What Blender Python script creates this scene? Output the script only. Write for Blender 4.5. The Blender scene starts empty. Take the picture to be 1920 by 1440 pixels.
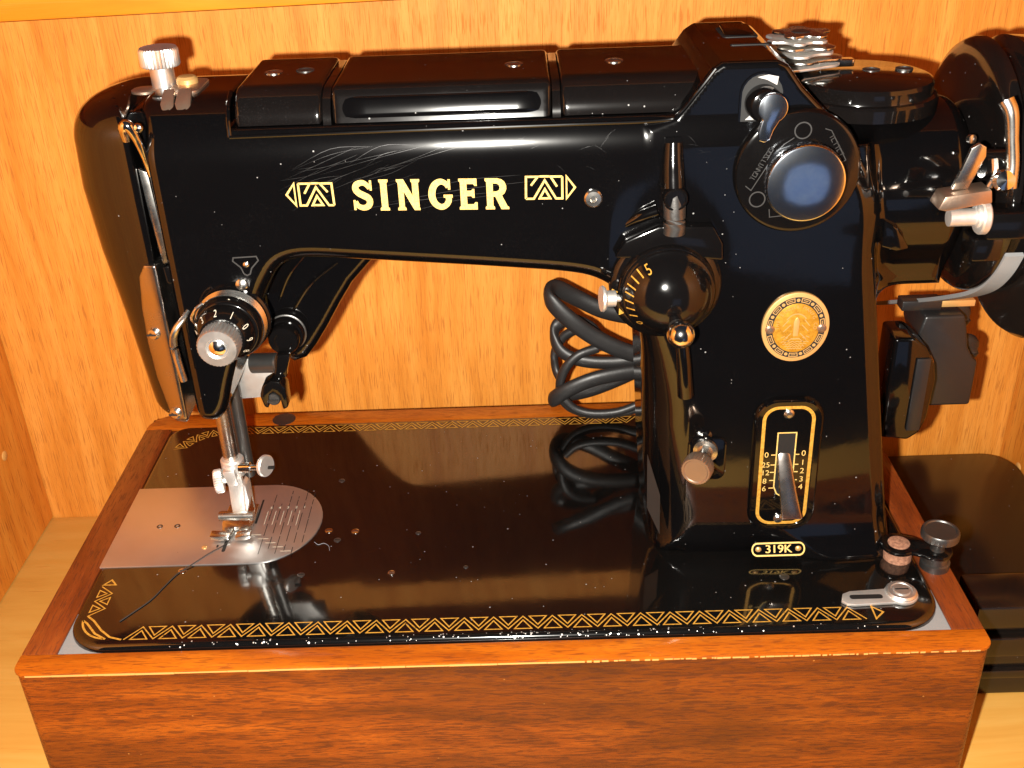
import bpy, bmesh, math, random
import numpy as np
from mathutils import Vector, Matrix
from mathutils.geometry import tessellate_polygon
random.seed(7); np.random.seed(7)
R = math.radians
# All design numbers are millimetres: x right, y away from the viewer, z up, with z = 0 on the
# rim of the wooden base; W() turns them into metres with the shelf at z = 0.
def W(x, y, z): return Vector(((x - 187) * .001, y * .001, (z + 100) * .001))
sc = bpy.context.scene
C = sc.collection

# ------------------------------------------------------------------ camera, world, light, exposure
cam = bpy.data.cameras.new('camera'); co = bpy.data.objects.new('camera', cam); C.objects.link(co)
yaw, pitch, roll = -0.0150, 0.5074, -0.0382
fw = Vector((math.sin(yaw) * math.cos(pitch), math.cos(yaw) * math.cos(pitch), -math.sin(pitch)))
rt = Vector((math.cos(yaw), -math.sin(yaw), 0)); up = rt.cross(fw)
rt, up = math.cos(roll) * rt + math.sin(roll) * up, -math.sin(roll) * rt + math.cos(roll) * up
m = Matrix((rt, up, -fw)).transposed().to_4x4(); m.translation = W(199.95, -344.3, 313.72)
co.matrix_world = m
cam.sensor_width = 36; cam.lens = 36 * 2044.04 / 1920; cam.clip_start = .01; cam.clip_end = 20
sc.camera = co
wd = bpy.data.worlds.new('World'); sc.world = wd; wd.use_nodes = True
bg = wd.node_tree.nodes['Background']; bg.inputs[0].default_value = (.34, .40, .56, 1); bg.inputs[1].default_value = .045
fl = bpy.data.lights.new('phone_flash', 'POINT'); fl.energy = 29.; fl.shadow_soft_size = .004; fl.color = (1, .95, .86)
fo = bpy.data.objects.new('phone_flash', fl); fo.location = W(176, -344, 303); C.objects.link(fo)
# added bluish panel lamp behind the viewer, placed to mirror in the chrome dial
wl = bpy.data.lights.new('dial_reflection_light', 'AREA'); wl.shape = 'RECTANGLE'; wl.size = .33; wl.size_y = .29; wl.energy = .09; wl.color = (.42, .60, 1.)
wo = bpy.data.objects.new('dial_reflection_light', wl); wo.location = W(585, -1000, -175); C.objects.link(wo)
wo.rotation_euler = (W(200, 60, 120) - wo.location).to_track_quat('-Z', 'Y').to_euler()
sc.view_settings.view_transform = 'Standard'; sc.view_settings.look = 'None'
sc.view_settings.exposure = 0; sc.view_settings.gamma = 1
sc.render.engine = 'CYCLES'; sc.render.resolution_x = 1024; sc.render.resolution_y = 768

# ------------------------------------------------------------------ materials
class NT:
    def __init__(s, name):
        s.m = bpy.data.materials.new(name); s.m.use_nodes = True
        s.t = s.m.node_tree; s.p = s.t.nodes['Principled BSDF']; s._c = None
    def n(s, typ, **k):
        nd = s.t.nodes.new(typ)
        for a, v in k.items():
            if a.startswith('i_'):
                key = a[2:]; key = int(key) if key.isdigit() else key
                if isinstance(v, bpy.types.NodeSocket): s.t.links.new(v, nd.inputs[key])
                else: nd.inputs[key].default_value = v
            else: setattr(nd, a, v)
        return nd
    def co(s, scale=(1, 1, 1), loc=(0, 0, 0), rot=(0, 0, 0)):
        g = s.n('ShaderNodeNewGeometry')          # place-fixed coordinates, the things do not move
        mp = s.n('ShaderNodeMapping'); s.t.links.new(g.outputs['Position'], mp.inputs[0])
        mp.inputs['Scale'].default_value = scale; mp.inputs['Location'].default_value = loc; mp.inputs['Rotation'].default_value = rot
        return mp.outputs[0]
    def noise(s, vec, scale=1., detail=3., rough=.55, dist=0.):
        return s.n('ShaderNodeTexNoise', i_Vector=vec, i_Scale=scale, i_Detail=detail, i_Roughness=rough, i_Distortion=dist).outputs[0]
    def ramp(s, f, stops, interp='LINEAR'):
        r = s.n('ShaderNodeValToRGB', i_0=f); cr = r.color_ramp; cr.interpolation = interp
        while len(cr.elements) < len(stops): cr.elements.new(.5)
        for e, (q, c) in zip(cr.elements, stops):
            e.position = q; e.color = c if len(c) == 4 else (*c, 1)
        return r.outputs[0]
    def mix(s, f, a, b, mode='MIX'):
        x = s.n('ShaderNodeMix', data_type='RGBA', blend_type=mode)
        for k, v in ((0, f), (6, a), (7, b)):
            if isinstance(v, bpy.types.NodeSocket): s.t.links.new(v, x.inputs[k])
            elif k == 0: x.inputs[0].default_value = v
            else: x.inputs[k].default_value = v if len(v) == 4 else (*v, 1)
        return x.outputs[2]
    def math(s, op, a, b=None):
        x = s.n('ShaderNodeMath', operation=op)
        for k, v in ((0, a), (1, b)):
            if v is None: continue
            if isinstance(v, bpy.types.NodeSocket): s.t.links.new(v, x.inputs[k])
            else: x.inputs[k].default_value = v
        return x.outputs[0]
    def set(s, **k):
        nm = dict(col='Base Color', rough='Roughness', metal='Metallic', spec='Specular IOR Level', coat='Coat Weight', crough='Coat Roughness', normal='Normal', sheen='Sheen Weight', ior='IOR', aniso='Anisotropic')
        for a, v in k.items():
            i = s.p.inputs[nm[a]]
            if isinstance(v, bpy.types.NodeSocket): s.t.links.new(v, i)
            else: i.default_value = (*v, 1) if isinstance(v, tuple) and len(v) == 3 else v
        return s.m
    def bump(s, h, strength=.2, dist=.001):
        return s.n('ShaderNodeBump', i_Height=h, i_Strength=strength, i_Distance=dist).outputs[0]
WH = (1, 1, 1); BK = (0, 0, 0)
M = {}
def specks(t, scale, rad, keep, loc=(0, 0, 0)):
    v = t.n('ShaderNodeTexVoronoi', i_Vector=t.co(loc=loc), i_Scale=scale, feature='F1')
    sep = t.n('ShaderNodeSeparateColor', i_0=v.outputs['Color'])
    near = t.math('LESS_THAN', v.outputs['Distance'], t.math('MULTIPLY', t.math('POWER', sep.outputs[1], 1.6), rad * 1.7))
    return t.math('MULTIPLY', near, t.math('LESS_THAN', sep.outputs[0], keep))
def enamel(name, base, rough, dust, haze=.02, ior=1.52):
    t = NT(name)
    s1 = specks(t, 210, .05, .06 * dust); s2 = specks(t, 520, .11, .05 * dust, (.3, .1, 0))
    sp = t.math('MAXIMUM', s1, s2)
    sm = t.ramp(t.noise(t.co(), 38, 5, .65), [(.42, BK), (.75, WH)])
    fine = t.ramp(t.noise(t.co(), 2600, 2, .6), [(.60, BK), (.78, WH)])
    dusty = t.math('MULTIPLY', t.math('MULTIPLY', fine, sm), haze * 6)
    col = t.mix(dusty, base, (.16, .15, .15))
    col = t.mix(sp, col, (.20, .195, .19))
    rr = t.math('ADD', t.math('MULTIPLY', sm, .05), rough)
    rr = t.math('ADD', rr, t.math('MULTIPLY', sp, .5))
    nb = t.bump(t.noise(t.co(), 150, 2, .5), .02, .0006)
    return t.set(col=col, rough=rr, spec=.5, ior=ior, normal=nb, coat=.22, crough=.17)
M['enamel'] = enamel('black_enamel', (.0018, .0016, .0017), .045, 1., .012)
M['enamel_bed'] = enamel('black_enamel_bed', (.0028, .0025, .0023), .055, 1.7, .020, 1.85)
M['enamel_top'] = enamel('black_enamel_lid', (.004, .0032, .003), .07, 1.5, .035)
M['case_black'] = enamel('black_lacquer_case', (.007, .005, .004), .22, 1.0, .03)
def plain(name, col, rough, metal=0., spec=.5, nscale=0, nstr=.1, coat=0.):
    t = NT(name)
    if nscale:
        nz = t.noise(t.co(), nscale, 4, .6)
        t.set(normal=t.bump(nz, nstr, .0004))
        t.set(rough=t.math('ADD', t.math('MULTIPLY', t.noise(t.co(), nscale * .25, 4, .6), .18), rough - .08))
    else: t.set(rough=rough)
    return t.set(col=col, metal=metal, spec=spec, coat=coat)
M['black_plastic'] = plain('black_plastic', (.012, .011, .011), .34, nscale=900, nstr=.08)
M['knob_black'] = plain('black_knob', (.003, .0026, .0026), .11, nscale=600, nstr=.03)
M['rubber'] = plain('cable_rubber', (.013, .012, .012), .44, nscale=300, nstr=.25)
M['chrome'] = plain('chrome', (.72, .71, .69), .12, 1., nscale=700, nstr=.04)
M['nickel'] = plain('dull_nickel', (.60, .58, .54), .25, 1., nscale=700, nstr=.03)
M['dull_plate'] = plain('tarnished_plate', (.40, .36, .33), .24, 1., nscale=500, nstr=.02)
M['silver'] = plain('worn_silver', (.74, .73, .71), .36, .95, nscale=900, nstr=.04)
M['satin'] = plain('satin_silver', (.74, .72, .69), .42, .85, nscale=1500, nstr=.12)
M['dark_steel'] = plain('dark_steel', (.13, .125, .12), .34, .9, nscale=900, nstr=.15)
M['bronze'] = plain('worn_bronze', (.42, .30, .22), .33, .9, nscale=900, nstr=.2)
M['hole'] = plain('dark_hole', (.004, .004, .004), .6)
M['grey_belt'] = plain('grey_belt', (.22, .22, .22), .55, nscale=700, nstr=.2)
M['thread_dark'] = plain('dark_thread', (.02, .015, .012), .8)
M['white_mark'] = plain('cream_marking', (.50, .45, .35), .5)
M['grey_mark'] = plain('engraved_marking', (.02, .0195, .019), .5)
M['scratch'] = plain('scratch_grey', (.024, .024, .024), .4)
M['pale_edge'] = plain('pale_wood_edge', (.56, .29, .08), .45, nscale=400, nstr=.2)
def gold():
    t = NT('gold_leaf'); nz = t.noise(t.co(), 900, 4, .6)
    c = t.ramp(nz, [(.3, (.34, .155, .016)), (.6, (.52, .27, .04))])
    wr = t.ramp(t.noise(t.co((1, 1, 1), (.3, 0, 0)), 330, 6, .75), [(.60, BK), (.68, WH)])
    c = t.mix(t.math('MULTIPLY', wr, .85), c, (.02, .012, .006))
    return t.set(col=c, rough=.45, metal=.15)
M['gold'] = gold()
def pale_gold():
    t = NT('pale_gold_leaf'); nz = t.noise(t.co(), 1600, 4, .7)
    c = t.ramp(nz, [(.3, (.50, .29, .06)), (.62, (.68, .48, .16))])
    return t.set(col=c, rough=.45, metal=.1)
M['pale_gold'] = pale_gold()
def brass():
    t = NT('stamped_brass'); nz = t.noise(t.co(), 500, 5, .7)
    return t.set(col=t.ramp(nz, [(.3, (.32, .14, .008)), (.7, (.56, .29, .03))]), rough=.42, metal=.45, normal=t.bump(nz, .25, .0004))
M['brass'] = brass()
M['brass_rim'] = plain('brass_rim', (.58, .34, .12), .38, .5, nscale=900, nstr=.1)
def steel_plate():
    t = NT('brushed_needle_plate')
    g = t.noise(t.co((220, 3500, 1)), 1, 3, .6)
    b = t.noise(t.co(), 60, 4, .6)
    c = t.mix(b, (.56, .545, .535), (.66, .64, .625))
    c = t.mix(specks(t, 420, .1, .06), c, (.12, .11, .10))
    return t.set(col=c, metal=.92, rough=t.math('ADD', t.math('MULTIPLY', b, .14), .27), normal=t.bump(g, .07, .0003))
M['plate'] = steel_plate()
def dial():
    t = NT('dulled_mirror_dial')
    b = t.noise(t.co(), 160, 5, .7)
    c = t.mix(t.ramp(b, [(.35, BK), (.7, WH)]), (.66, .74, .88), (.84, .88, .92))  # blue put into the metal colour, for the bluish surroundings it reflects
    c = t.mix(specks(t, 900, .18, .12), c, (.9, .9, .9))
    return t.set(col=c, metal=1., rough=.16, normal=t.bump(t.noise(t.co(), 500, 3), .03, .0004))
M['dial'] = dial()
def rust():
    t = NT('rusty_cork'); b = t.noise(t.co(), 700, 5, .7)
    return t.set(col=t.ramp(b, [(.3, (.12, .05, .03)), (.7, (.40, .20, .12))]), rough=.8, normal=t.bump(b, .5, .0006))
M['rust'] = rust()
def wood(name, grain, cols, pore, rough, coat=0., cross=.4, ringscale=1., porecol=(.10, .03, .008), poreamt=.6, bump=.15, worn=None, figure=(.35, .65), spec=.5, broadamt=.35, broadcol=None, broadloc=(0, 0, 0)):
    """grain = axis of the fibres (0, 1 or 2); cols = dark, mid, light heartwood colours."""
    t = NT(name); cols = [tuple(q * .72 for q in c) for c in cols]; porecol = tuple(q * .72 for q in porecol); broadcol = tuple(q * .72 for q in broadcol) if broadcol else None; worn = tuple(q * .72 for q in worn) if worn else None
    st = [85 * ringscale] * 3; st[grain] = 5 * ringscale
    wav = t.noise(t.co(tuple([9] * 3)), 1, 3, .5)
    warp = t.n('ShaderNodeVectorMath', operation='ADD', i_0=t.co(tuple(st)))
    vm = t.n('ShaderNodeVectorMath', operation='SCALE', i_0=t.n('ShaderNodeTexNoise', i_Vector=t.co((6, 6, 6)), i_Scale=1., i_Detail=2.).outputs[1]); vm.inputs['Scale'].default_value = cross * 6
    t.t.links.new(vm.outputs[0], warp.inputs[1])
    rings = t.noise(warp.outputs[0], 1, 5, .62)
    c = t.ramp(rings, [(figure[0], cols[0]), (.5, cols[1]), (figure[1], cols[2])])
    bs = [13.] * 3; bs[grain] = 5.
    broad = t.noise(t.co(tuple(bs), broadloc), 1, 4, .6)
    c = t.mix(t.math('MULTIPLY', t.ramp(broad, [(.36, BK), (.68, WH)]), broadamt), c, broadcol or cols[0])
    ps = [pore[0]] * 3; ps[grain] = pore[1]
    po = t.noise(t.co(tuple(ps)), 1, 2, .5)
    pm = t.ramp(po, [(pore[2], BK), (pore[2] + .06, WH)])
    ps2 = [pore[0] * 2.3] * 3; ps2[grain] = pore[1] * 1.7
    pm2 = t.ramp(t.noise(t.co(tuple(ps2), (.2, .4, .1)), 1, 2, .5), [(pore[2] - .01, BK), (pore[2] + .08, WH)])
    pall = t.math('MAXIMUM', pm, t.math('MULTIPLY', pm2, .55))
    c = t.mix(t.math('MULTIPLY', pall, poreamt), c, porecol)
    if worn:
        sp = t.ramp(t.noise(t.co((260, 260, 700)), 1, 3, .7), [(.70, BK), (.74, WH)])
        gate = t.ramp(t.noise(t.co((30, 30, 60)), 1, 3, .6), [(.5, BK), (.65, WH)])
        c = t.mix(t.math('MULTIPLY', t.math('MULTIPLY', sp, gate), .8), c, worn)
        c = t.mix(t.math('MULTIPLY', specks(t, 190, .05, .12), .6), c, worn)
    rr = t.math('ADD', t.math('MULTIPLY', pall, .2), t.math('ADD', rough - .06, t.math('MULTIPLY', broad, .12)))
    return t.set(col=c, rough=rr, coat=coat, crough=.12, spec=spec, normal=t.bump(t.math('SUBTRACT', rings, pall), bump, .0005))
M['oak'] = wood('oak_back_panel', 2, ((.74, .25, .028), (.86, .322, .046), (.95, .39, .068)), (1500, 58, .57), .5, spec=.25, porecol=(.42, .12, .012), poreamt=.55, broadamt=.12, ringscale=1.25)
M['oak_side'] = wood('oak_side_panel', 2, ((.76, .24, .022), (.86, .30, .034), (.94, .37, .05)), (820, 52, .59), .5, spec=.25, porecol=(.36, .09, .010), poreamt=.55)
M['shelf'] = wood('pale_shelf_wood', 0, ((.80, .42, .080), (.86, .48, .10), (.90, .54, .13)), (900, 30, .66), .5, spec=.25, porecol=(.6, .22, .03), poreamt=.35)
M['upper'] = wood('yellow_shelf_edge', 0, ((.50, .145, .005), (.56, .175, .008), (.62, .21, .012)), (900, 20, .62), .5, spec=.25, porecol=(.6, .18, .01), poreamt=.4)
M['mahogany'] = wood('mahogany_panel', 0, ((.15, .027, .0026), (.28, .052, .0036), (.44, .096, .006)), (1300, 120, .535), .36, coat=.12, spec=.3, cross=.6, ringscale=1.3, porecol=(.055, .010, .002), poreamt=.62, worn=(.62, .26, .06), bump=.3, figure=(.34, .68), broadamt=.9, broadcol=(.075, .016, .0022), broadloc=(3.1, 0, .4))
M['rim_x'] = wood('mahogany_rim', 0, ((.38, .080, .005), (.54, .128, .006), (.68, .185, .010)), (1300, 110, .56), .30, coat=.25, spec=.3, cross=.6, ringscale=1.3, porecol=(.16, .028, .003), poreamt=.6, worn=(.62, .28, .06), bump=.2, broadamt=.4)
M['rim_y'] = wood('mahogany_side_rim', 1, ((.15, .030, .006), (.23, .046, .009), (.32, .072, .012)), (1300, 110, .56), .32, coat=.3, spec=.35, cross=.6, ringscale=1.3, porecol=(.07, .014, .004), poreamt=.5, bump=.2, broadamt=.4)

# ------------------------------------------------------------------ mesh helpers
ORG = {}
def link_mesh(name, verts, faces, mat, parent=None, angle=35, bevel=0., bevseg=2, smooth=True, normals=None, kind=None):
    """verts in mm (design frame); the object's origin goes to the middle of its bounding box."""
    v = np.asarray(verts, float)
    v = np.stack([(v[:, 0] - 187), v[:, 1], v[:, 2] + 100], 1) * .001
    o0 = (v.min(0) + v.max(0)) / 2
    me = bpy.data.meshes.new(name); me.from_pydata((v - o0).tolist(), [], [list(map(int, f)) for f in faces]); me.update()
    if bevel:
        bm = bmesh.new(); bm.from_mesh(me); bmesh.ops.recalc_face_normals(bm, faces=bm.faces)
        es = [e for e in bm.edges if len(e.link_faces) == 2 and e.calc_face_angle(0) > R(28)]
        bmesh.ops.bevel(bm, geom=es, offset=bevel * .001, segments=bevseg, profile=.5, affect='EDGES', clamp_overlap=True)
        bm.to_mesh(me); bm.free()
    else:
        bm = bmesh.new(); bm.from_mesh(me); bmesh.ops.recalc_face_normals(bm, faces=bm.faces); bm.to_mesh(me); bm.free()
    if smooth and len(me.polygons):
        me.polygons.foreach_set('use_smooth', [True] * len(me.polygons))
        if normals is not None: me.normals_split_custom_set_from_vertices([tuple(n) for n in normals])
        else: me.set_sharp_from_angle(angle=R(angle))
    me.materials.append(M[mat])
    o = bpy.data.objects.new(name, me); C.objects.link(o)
    po = ORG[parent.name] if parent else np.zeros(3)
    o.location = Vector(o0 - po); ORG[o.name] = o0
    if parent: o.parent = parent
    if kind: o['kind'] = kind
    return o
def thing(name, label, cat, loc, group=None):
    o = bpy.data.objects.new(name, None); C.objects.link(o); o.empty_display_size = .02
    p = W(*loc); o.location = p; ORG[o.name] = np.array(p)
    o['label'] = label; o['category'] = cat
    if group: o['group'] = group
    return o
def basis(axis):
    a = np.array(axis, float); a /= np.linalg.norm(a)
    t = np.array([0, 0, 1.]) if abs(a[2]) < .9 else np.array([0, 1., 0])
    u = np.cross(t, a); u /= np.linalg.norm(u); v = np.cross(a, u)
    return u, v, a
class MB:
    def __init__(s): s.v = []; s.f = []
    def add(s, v, f):
        b = len(s.v); s.v += [tuple(q) for q in v]; s.f += [tuple(b + i for i in q) for q in f]; return s
    def box(s, x0, x1, y0, y1, z0, z1):
        v = [(x, y, z) for z in (z0, z1) for y in (y0, y1) for x in (x0, x1)]
        return s.add(v, [(0, 2, 3, 1), (4, 5, 7, 6), (0, 1, 5, 4), (2, 6, 7, 3), (0, 4, 6, 2), (1, 3, 7, 5)])
    def lathe(s, org, axis, prof, seg=48, knurl=None, kn=60, kd=.5, arc=None):
        u, v, a = basis(axis); o = np.array(org, float); vs = []; n = len(prof)
        for j in range(seg):
            th = 2 * math.pi * j / seg
            for i, (r, h) in enumerate(prof):
                rr = r
                if knurl and i in knurl: rr = r - (kd if j % 2 else 0)
                vs.append(o + a * h + rr * (math.cos(th) * u + math.sin(th) * v))
        fs = []
        for j in range(seg):
            k = (j + 1) % seg
            for i in range(n - 1): fs.append((j * n + i, k * n + i, k * n + i + 1, j * n + i + 1))
        if prof[0][0] > 1e-6: fs.append(tuple(j * n for j in range(seg))[::-1])
        if prof[-1][0] > 1e-6: fs.append(tuple(j * n + n - 1 for j in range(seg)))
        return s.add(vs, fs)
    def tube(s, pts, r, seg=12, smooth=6, flat=1., upv=(0, 0, 1)):
        P = catmull(pts, smooth) if smooth > 1 else np.array(pts, float)
        n = len(P); T = np.gradient(P, axis=0); T /= np.linalg.norm(T, axis=1)[:, None] + 1e-9
        ref = np.array(upv, float); vs = []
        rr = np.interp(np.linspace(0, 1, n), np.linspace(0, 1, len(r)), r) if hasattr(r, '__len__') else np.full(n, r)
        for i in range(n):
            u = np.cross(ref, T[i])
            if np.linalg.norm(u) < 1e-3: u = np.array([1., 0, 0])
            u /= np.linalg.norm(u); v = np.cross(T[i], u)
            for j in range(seg):
                th = 2 * math.pi * j / seg
                vs.append(P[i] + rr[i] * (math.cos(th) * u + flat * math.sin(th) * v))
        fs = [(i * seg + j, i * seg + (j + 1) % seg, (i + 1) * seg + (j + 1) % seg, (i + 1) * seg + j) for i in range(n - 1) for j in range(seg)]
        fs.append(tuple(range(seg))[::-1]); fs.append(tuple((n - 1) * seg + j for j in range(seg)))
        return s.add(vs, fs)
    def prism(s, loop, fn, t0, t1):
        """closed 2-D loop extruded between two depths through fn(u, v, depth)."""
        n = len(loop); v = [fn(a, b, t0) for a, b in loop] + [fn(a, b, t1) for a, b in loop]
        f = [tuple(range(n))[::-1], tuple(range(n, 2 * n))] + [(i, (i + 1) % n, n + (i + 1) % n, n + i) for i in range(n)]
        return s.add(v, f)
    def flat(s, loops, fn):
        """filled 2-D loops (holes allowed) mapped through fn(u, v)."""
        tri = tessellate_polygon([[Vector((a, b, 0)) for a, b in L] for L in loops])
        pts = [q for L in loops for q in L]
        return s.add([fn(a, b) for a, b in pts], tri)
    def build(s, name, mat, parent=None, **k): return link_mesh(name, s.v, s.f, mat, parent, **k)
def catmull(pts, k):
    P = np.array(pts, float); P = np.vstack([2 * P[0] - P[1], P, 2 * P[-1] - P[-2]]); out = []
    for i in range(1, len(P) - 2):
        for j in range(k):
            t = j / k; a, b, c, d = P[i - 1:i + 3]
            out.append(.5 * (2 * b + (c - a) * t + (2 * a - 5 * b + 4 * c - d) * t * t + (3 * b - a - 3 * c + d) * t ** 3))
    out.append(P[-2]); return np.array(out)
def rrect(x0, x1, z0, z1, r, n=6):
    out = []
    for cx, cz, a in ((x1 - r, z1 - r, 0), (x0 + r, z1 - r, 90), (x0 + r, z0 + r, 180), (x1 - r, z0 + r, 270)):
        out += [(cx + r * math.cos(R(a + 90 * i / n)), cz + r * math.sin(R(a + 90 * i / n))) for i in range(n + 1)]
    return out
def circ(cx, cz, r, n=32, rz=None): return [(cx + r * math.cos(2 * math.pi * i / n), cz + (rz or r) * math.sin(2 * math.pi * i / n)) for i in range(n)]
def ribbon(pts, w, closed=False):
    """polyline -> list of quads (2-D) with mitred joints."""
    P = [np.array(p, float) for p in pts]; n = len(P); L = []; Rr = []
    for i in range(n):
        a = P[(i - 1) % n] if (closed or i > 0) else None; b = P[(i + 1) % n] if (closed or i < n - 1) else None
        d1 = (P[i] - a) / (np.linalg.norm(P[i] - a) + 1e-9) if a is not None else None
        d2 = (b - P[i]) / (np.linalg.norm(b - P[i]) + 1e-9) if b is not None else None
        if d1 is None: d1 = d2
        if d2 is None: d2 = d1
        n1 = np.array([-d1[1], d1[0]]); n2 = np.array([-d2[1], d2[0]]); mm = n1 + n2; mm /= np.linalg.norm(mm) + 1e-9
        s = min(2.2, 1 / max(.3, float(mm @ n1))); ww = w[i] if hasattr(w, '__len__') else w
        L.append(P[i] + mm * ww / 2 * s); Rr.append(P[i] - mm * ww / 2 * s)
    return [(L[i], Rr[i], Rr[(i + 1) % n], L[(i + 1) % n]) for i in range(n if closed else n - 1)]
def ribs(mb, quads, fn):
    for q in quads: mb.add([fn(float(a), float(b)) for a, b in q], [(0, 1, 2, 3)])
def text_tris(body, size, align='CENTER'):
    cu = bpy.data.curves.new('t', 'FONT'); cu.body = body; cu.size = size; cu.align_x = align; cu.align_y = 'CENTER'
    ob = bpy.data.objects.new('t', cu); C.objects.link(ob)
    dg = bpy.context.evaluated_depsgraph_get(); dg.update()
    me = bpy.data.meshes.new_from_object(ob.evaluated_get(dg))
    v = [(p.co.x, p.co.y) for p in me.vertices]; f = [tuple(p.vertices) for p in me.polygons]
    bpy.data.objects.remove(ob); bpy.data.meshes.remove(me); bpy.data.curves.remove(cu)
    return v, f
def put_text(mb, body, size, fn, bold=0.):
    v, f = text_tris(body, size); mb.add([fn(a, b) for a, b in v], f)

# ------------------------------------------------------------------ implicit castings
def smin(a, b, k): h = np.clip(.5 + .5 * (b - a) / k, 0, 1); return b + (a - b) * h - k * h * (1 - h)
def smax(a, b, k): return -smin(-a, -b, k)
def sstep(a, b, x): t = np.clip((x - a) / (b - a), 0, 1); return t * t * (3 - 2 * t)
def sdpoly(x, z, V):
    V = np.array(V, float); d = np.full(np.shape(x), 1e18); s = np.ones(np.shape(x)); n = len(V)
    for i in range(n):
        a = V[i]; b = V[i - 1]; e = b - a; wx = x - a[0]; wz = z - a[1]
        t = np.clip((wx * e[0] + wz * e[1]) / (e @ e), 0, 1)
        d = np.minimum(d, (wx - e[0] * t) ** 2 + (wz - e[1] * t) ** 2)
        c1 = z >= a[1]; c2 = z < b[1]; c3 = e[0] * wz > e[1] * wx
        flip = (c1 & c2 & c3) | (~c1 & ~c2 & ~c3); s = np.where(flip, -s, s)
    return s * np.sqrt(d)
def rcomb(a, b, r): # rounded intersection of two fields with edge radius r
    u = a + r; v = b + r
    return np.sqrt(np.maximum(u, 0) ** 2 + np.maximum(v, 0) ** 2) + np.minimum(np.maximum(u, v), 0) - r
def mesh_sdf(fn, lo, hi, h):
    ax = [np.arange(lo[i], hi[i] + h, h) for i in range(3)]
    X, Y, Z = np.meshgrid(*ax, indexing='ij', sparse=True)
    F = fn(X, Y, Z); F = np.broadcast_to(F, (len(ax[0]), len(ax[1]), len(ax[2])))
    S = F < 0
    nx, ny, nz = S.shape
    cnt = np.zeros((nx - 1, ny - 1, nz - 1), np.int8)
    for i in (0, 1):
        for j in (0, 1):
            for k in (0, 1): cnt += S[i:nx - 1 + i, j:ny - 1 + j, k:nz - 1 + k]
    act = (cnt > 0) & (cnt < 8); idx = -np.ones(act.shape, np.int64); ids = np.argwhere(act); idx[act] = np.arange(len(ids))
    P = np.array(lo) + (ids + .5) * h
    faces = []
    for a in range(3):
        b, c = (a + 1) % 3, (a + 2) % 3
        sl0 = [slice(None)] * 3; sl1 = [slice(None)] * 3; sl0[a] = slice(0, -1); sl1[a] = slice(1, None)
        ch = S[tuple(sl0)] != S[tuple(sl1)]
        e = np.argwhere(ch); e = e[(e[:, b] > 0) & (e[:, c] > 0) & (e[:, b] < S.shape[b] - 1) & (e[:, c] < S.shape[c] - 1)]
        def g(db, dc):
            q = e.copy(); q[:, b] -= db; q[:, c] -= dc; return idx[q[:, 0], q[:, 1], q[:, 2]]
        qd = np.stack([g(1, 1), g(0, 1), g(0, 0), g(1, 0)], 1)
        inside = S[e[:, 0], e[:, 1], e[:, 2]]
        qd = np.where(inside[:, None], qd, qd[:, ::-1]); faces.append(qd)
    faces = np.vstack(faces); faces = faces[(faces >= 0).all(1)]
    def val(Q): return fn(Q[:, 0], Q[:, 1], Q[:, 2])
    live = np.arange(len(P))                       # Newton steps onto the true surface
    for it in range(4):
        Q = P[live]; f0 = val(Q); g = np.zeros_like(Q); e = .03
        for i in range(3):
            d = np.zeros(3); d[i] = e; g[:, i] = (val(Q + d) - f0) / e
        l2 = (g * g).sum(1) + 1e-6
        step = -(f0 / l2)[:, None] * g; ln = np.linalg.norm(step, axis=1)
        step *= np.minimum(1, .7 * h / (ln + 1e-9))[:, None]; P[live] = Q + step * .95
        live = live[ln > .01]
        if not len(live): break
    g = np.zeros_like(P); e = .06
    for i in range(3):
        d = np.zeros(3); d[i] = e; g[:, i] = val(P + d) - val(P - d)
    return P, faces, g / (np.linalg.norm(g, axis=1)[:, None] + 1e-9)
def sdf_obj(name, fn, lo, hi, h, mat, parent=None, custom=False):
    P, f, n = mesh_sdf(fn, lo, hi, h)
    return link_mesh(name, P, f, mat, parent, angle=60, normals=n if custom else None)

# ------------------------------------------------------------------ the setting: a wooden cabinet bay
def structure(o): o['kind'] = 'structure'; return o
BACK = 240; LEFT = -113; RIGHT = 500
structure(MB().box(LEFT - 18, RIGHT + 18, BACK, BACK + 12, -118, 420).build('cabinet_back_panel', 'oak'))
structure(MB().box(LEFT - 18, LEFT, -180, BACK - .5, -99.5, 420).build('cabinet_side_panel', 'oak_side'))
structure(MB().box(RIGHT, RIGHT + 18, -180, BACK - .5, -99.5, 420).build('cabinet_side_panel', 'oak_side'))
structure(MB().box(LEFT - 18, RIGHT + 18, -190, BACK - .5, -118, -100).build('shelf', 'shelf', bevel=1.5))
# the shelf above, of which only the lower front edge is seen; it drops a little to the left
mb = MB(); z0, z1 = 240.4, 252.4
v = []
for x, zz in ((LEFT + .5, z0), (RIGHT - .5, z1)):
    for y, dz in ((60, 0), (BACK - .5, 0), (BACK - .5, 18), (60, 18)): v.append((x, y, zz + dz))
mb.add(v, [(0, 1, 2, 3), (7, 6, 5, 4), (0, 4, 5, 1), (1, 5, 6, 2), (2, 6, 7, 3), (3, 7, 4, 0)])
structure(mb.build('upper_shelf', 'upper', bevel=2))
# shelf-pin plugs in the side panels, small pale discs
side_l = bpy.data.objects['cabinet_side_panel']; side_r = bpy.data.objects['cabinet_side_panel.001']
for y, z in ((166, -45), (205, -30)):
    MB().lathe((LEFT - 1, y, z), (1, 0, 0), [(3, 0), (3, 1.4), (2.4, 1.8), (0, 1.9)], 20).build('pin_plug', 'pale_edge', side_l)
MB().lathe((RIGHT + 1, 214, -66), (-1, 0, 0), [(3, 0), (3, 1.4), (2.4, 1.8), (0, 1.9)], 20).build('pin_plug', 'pale_edge', side_r)

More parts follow.
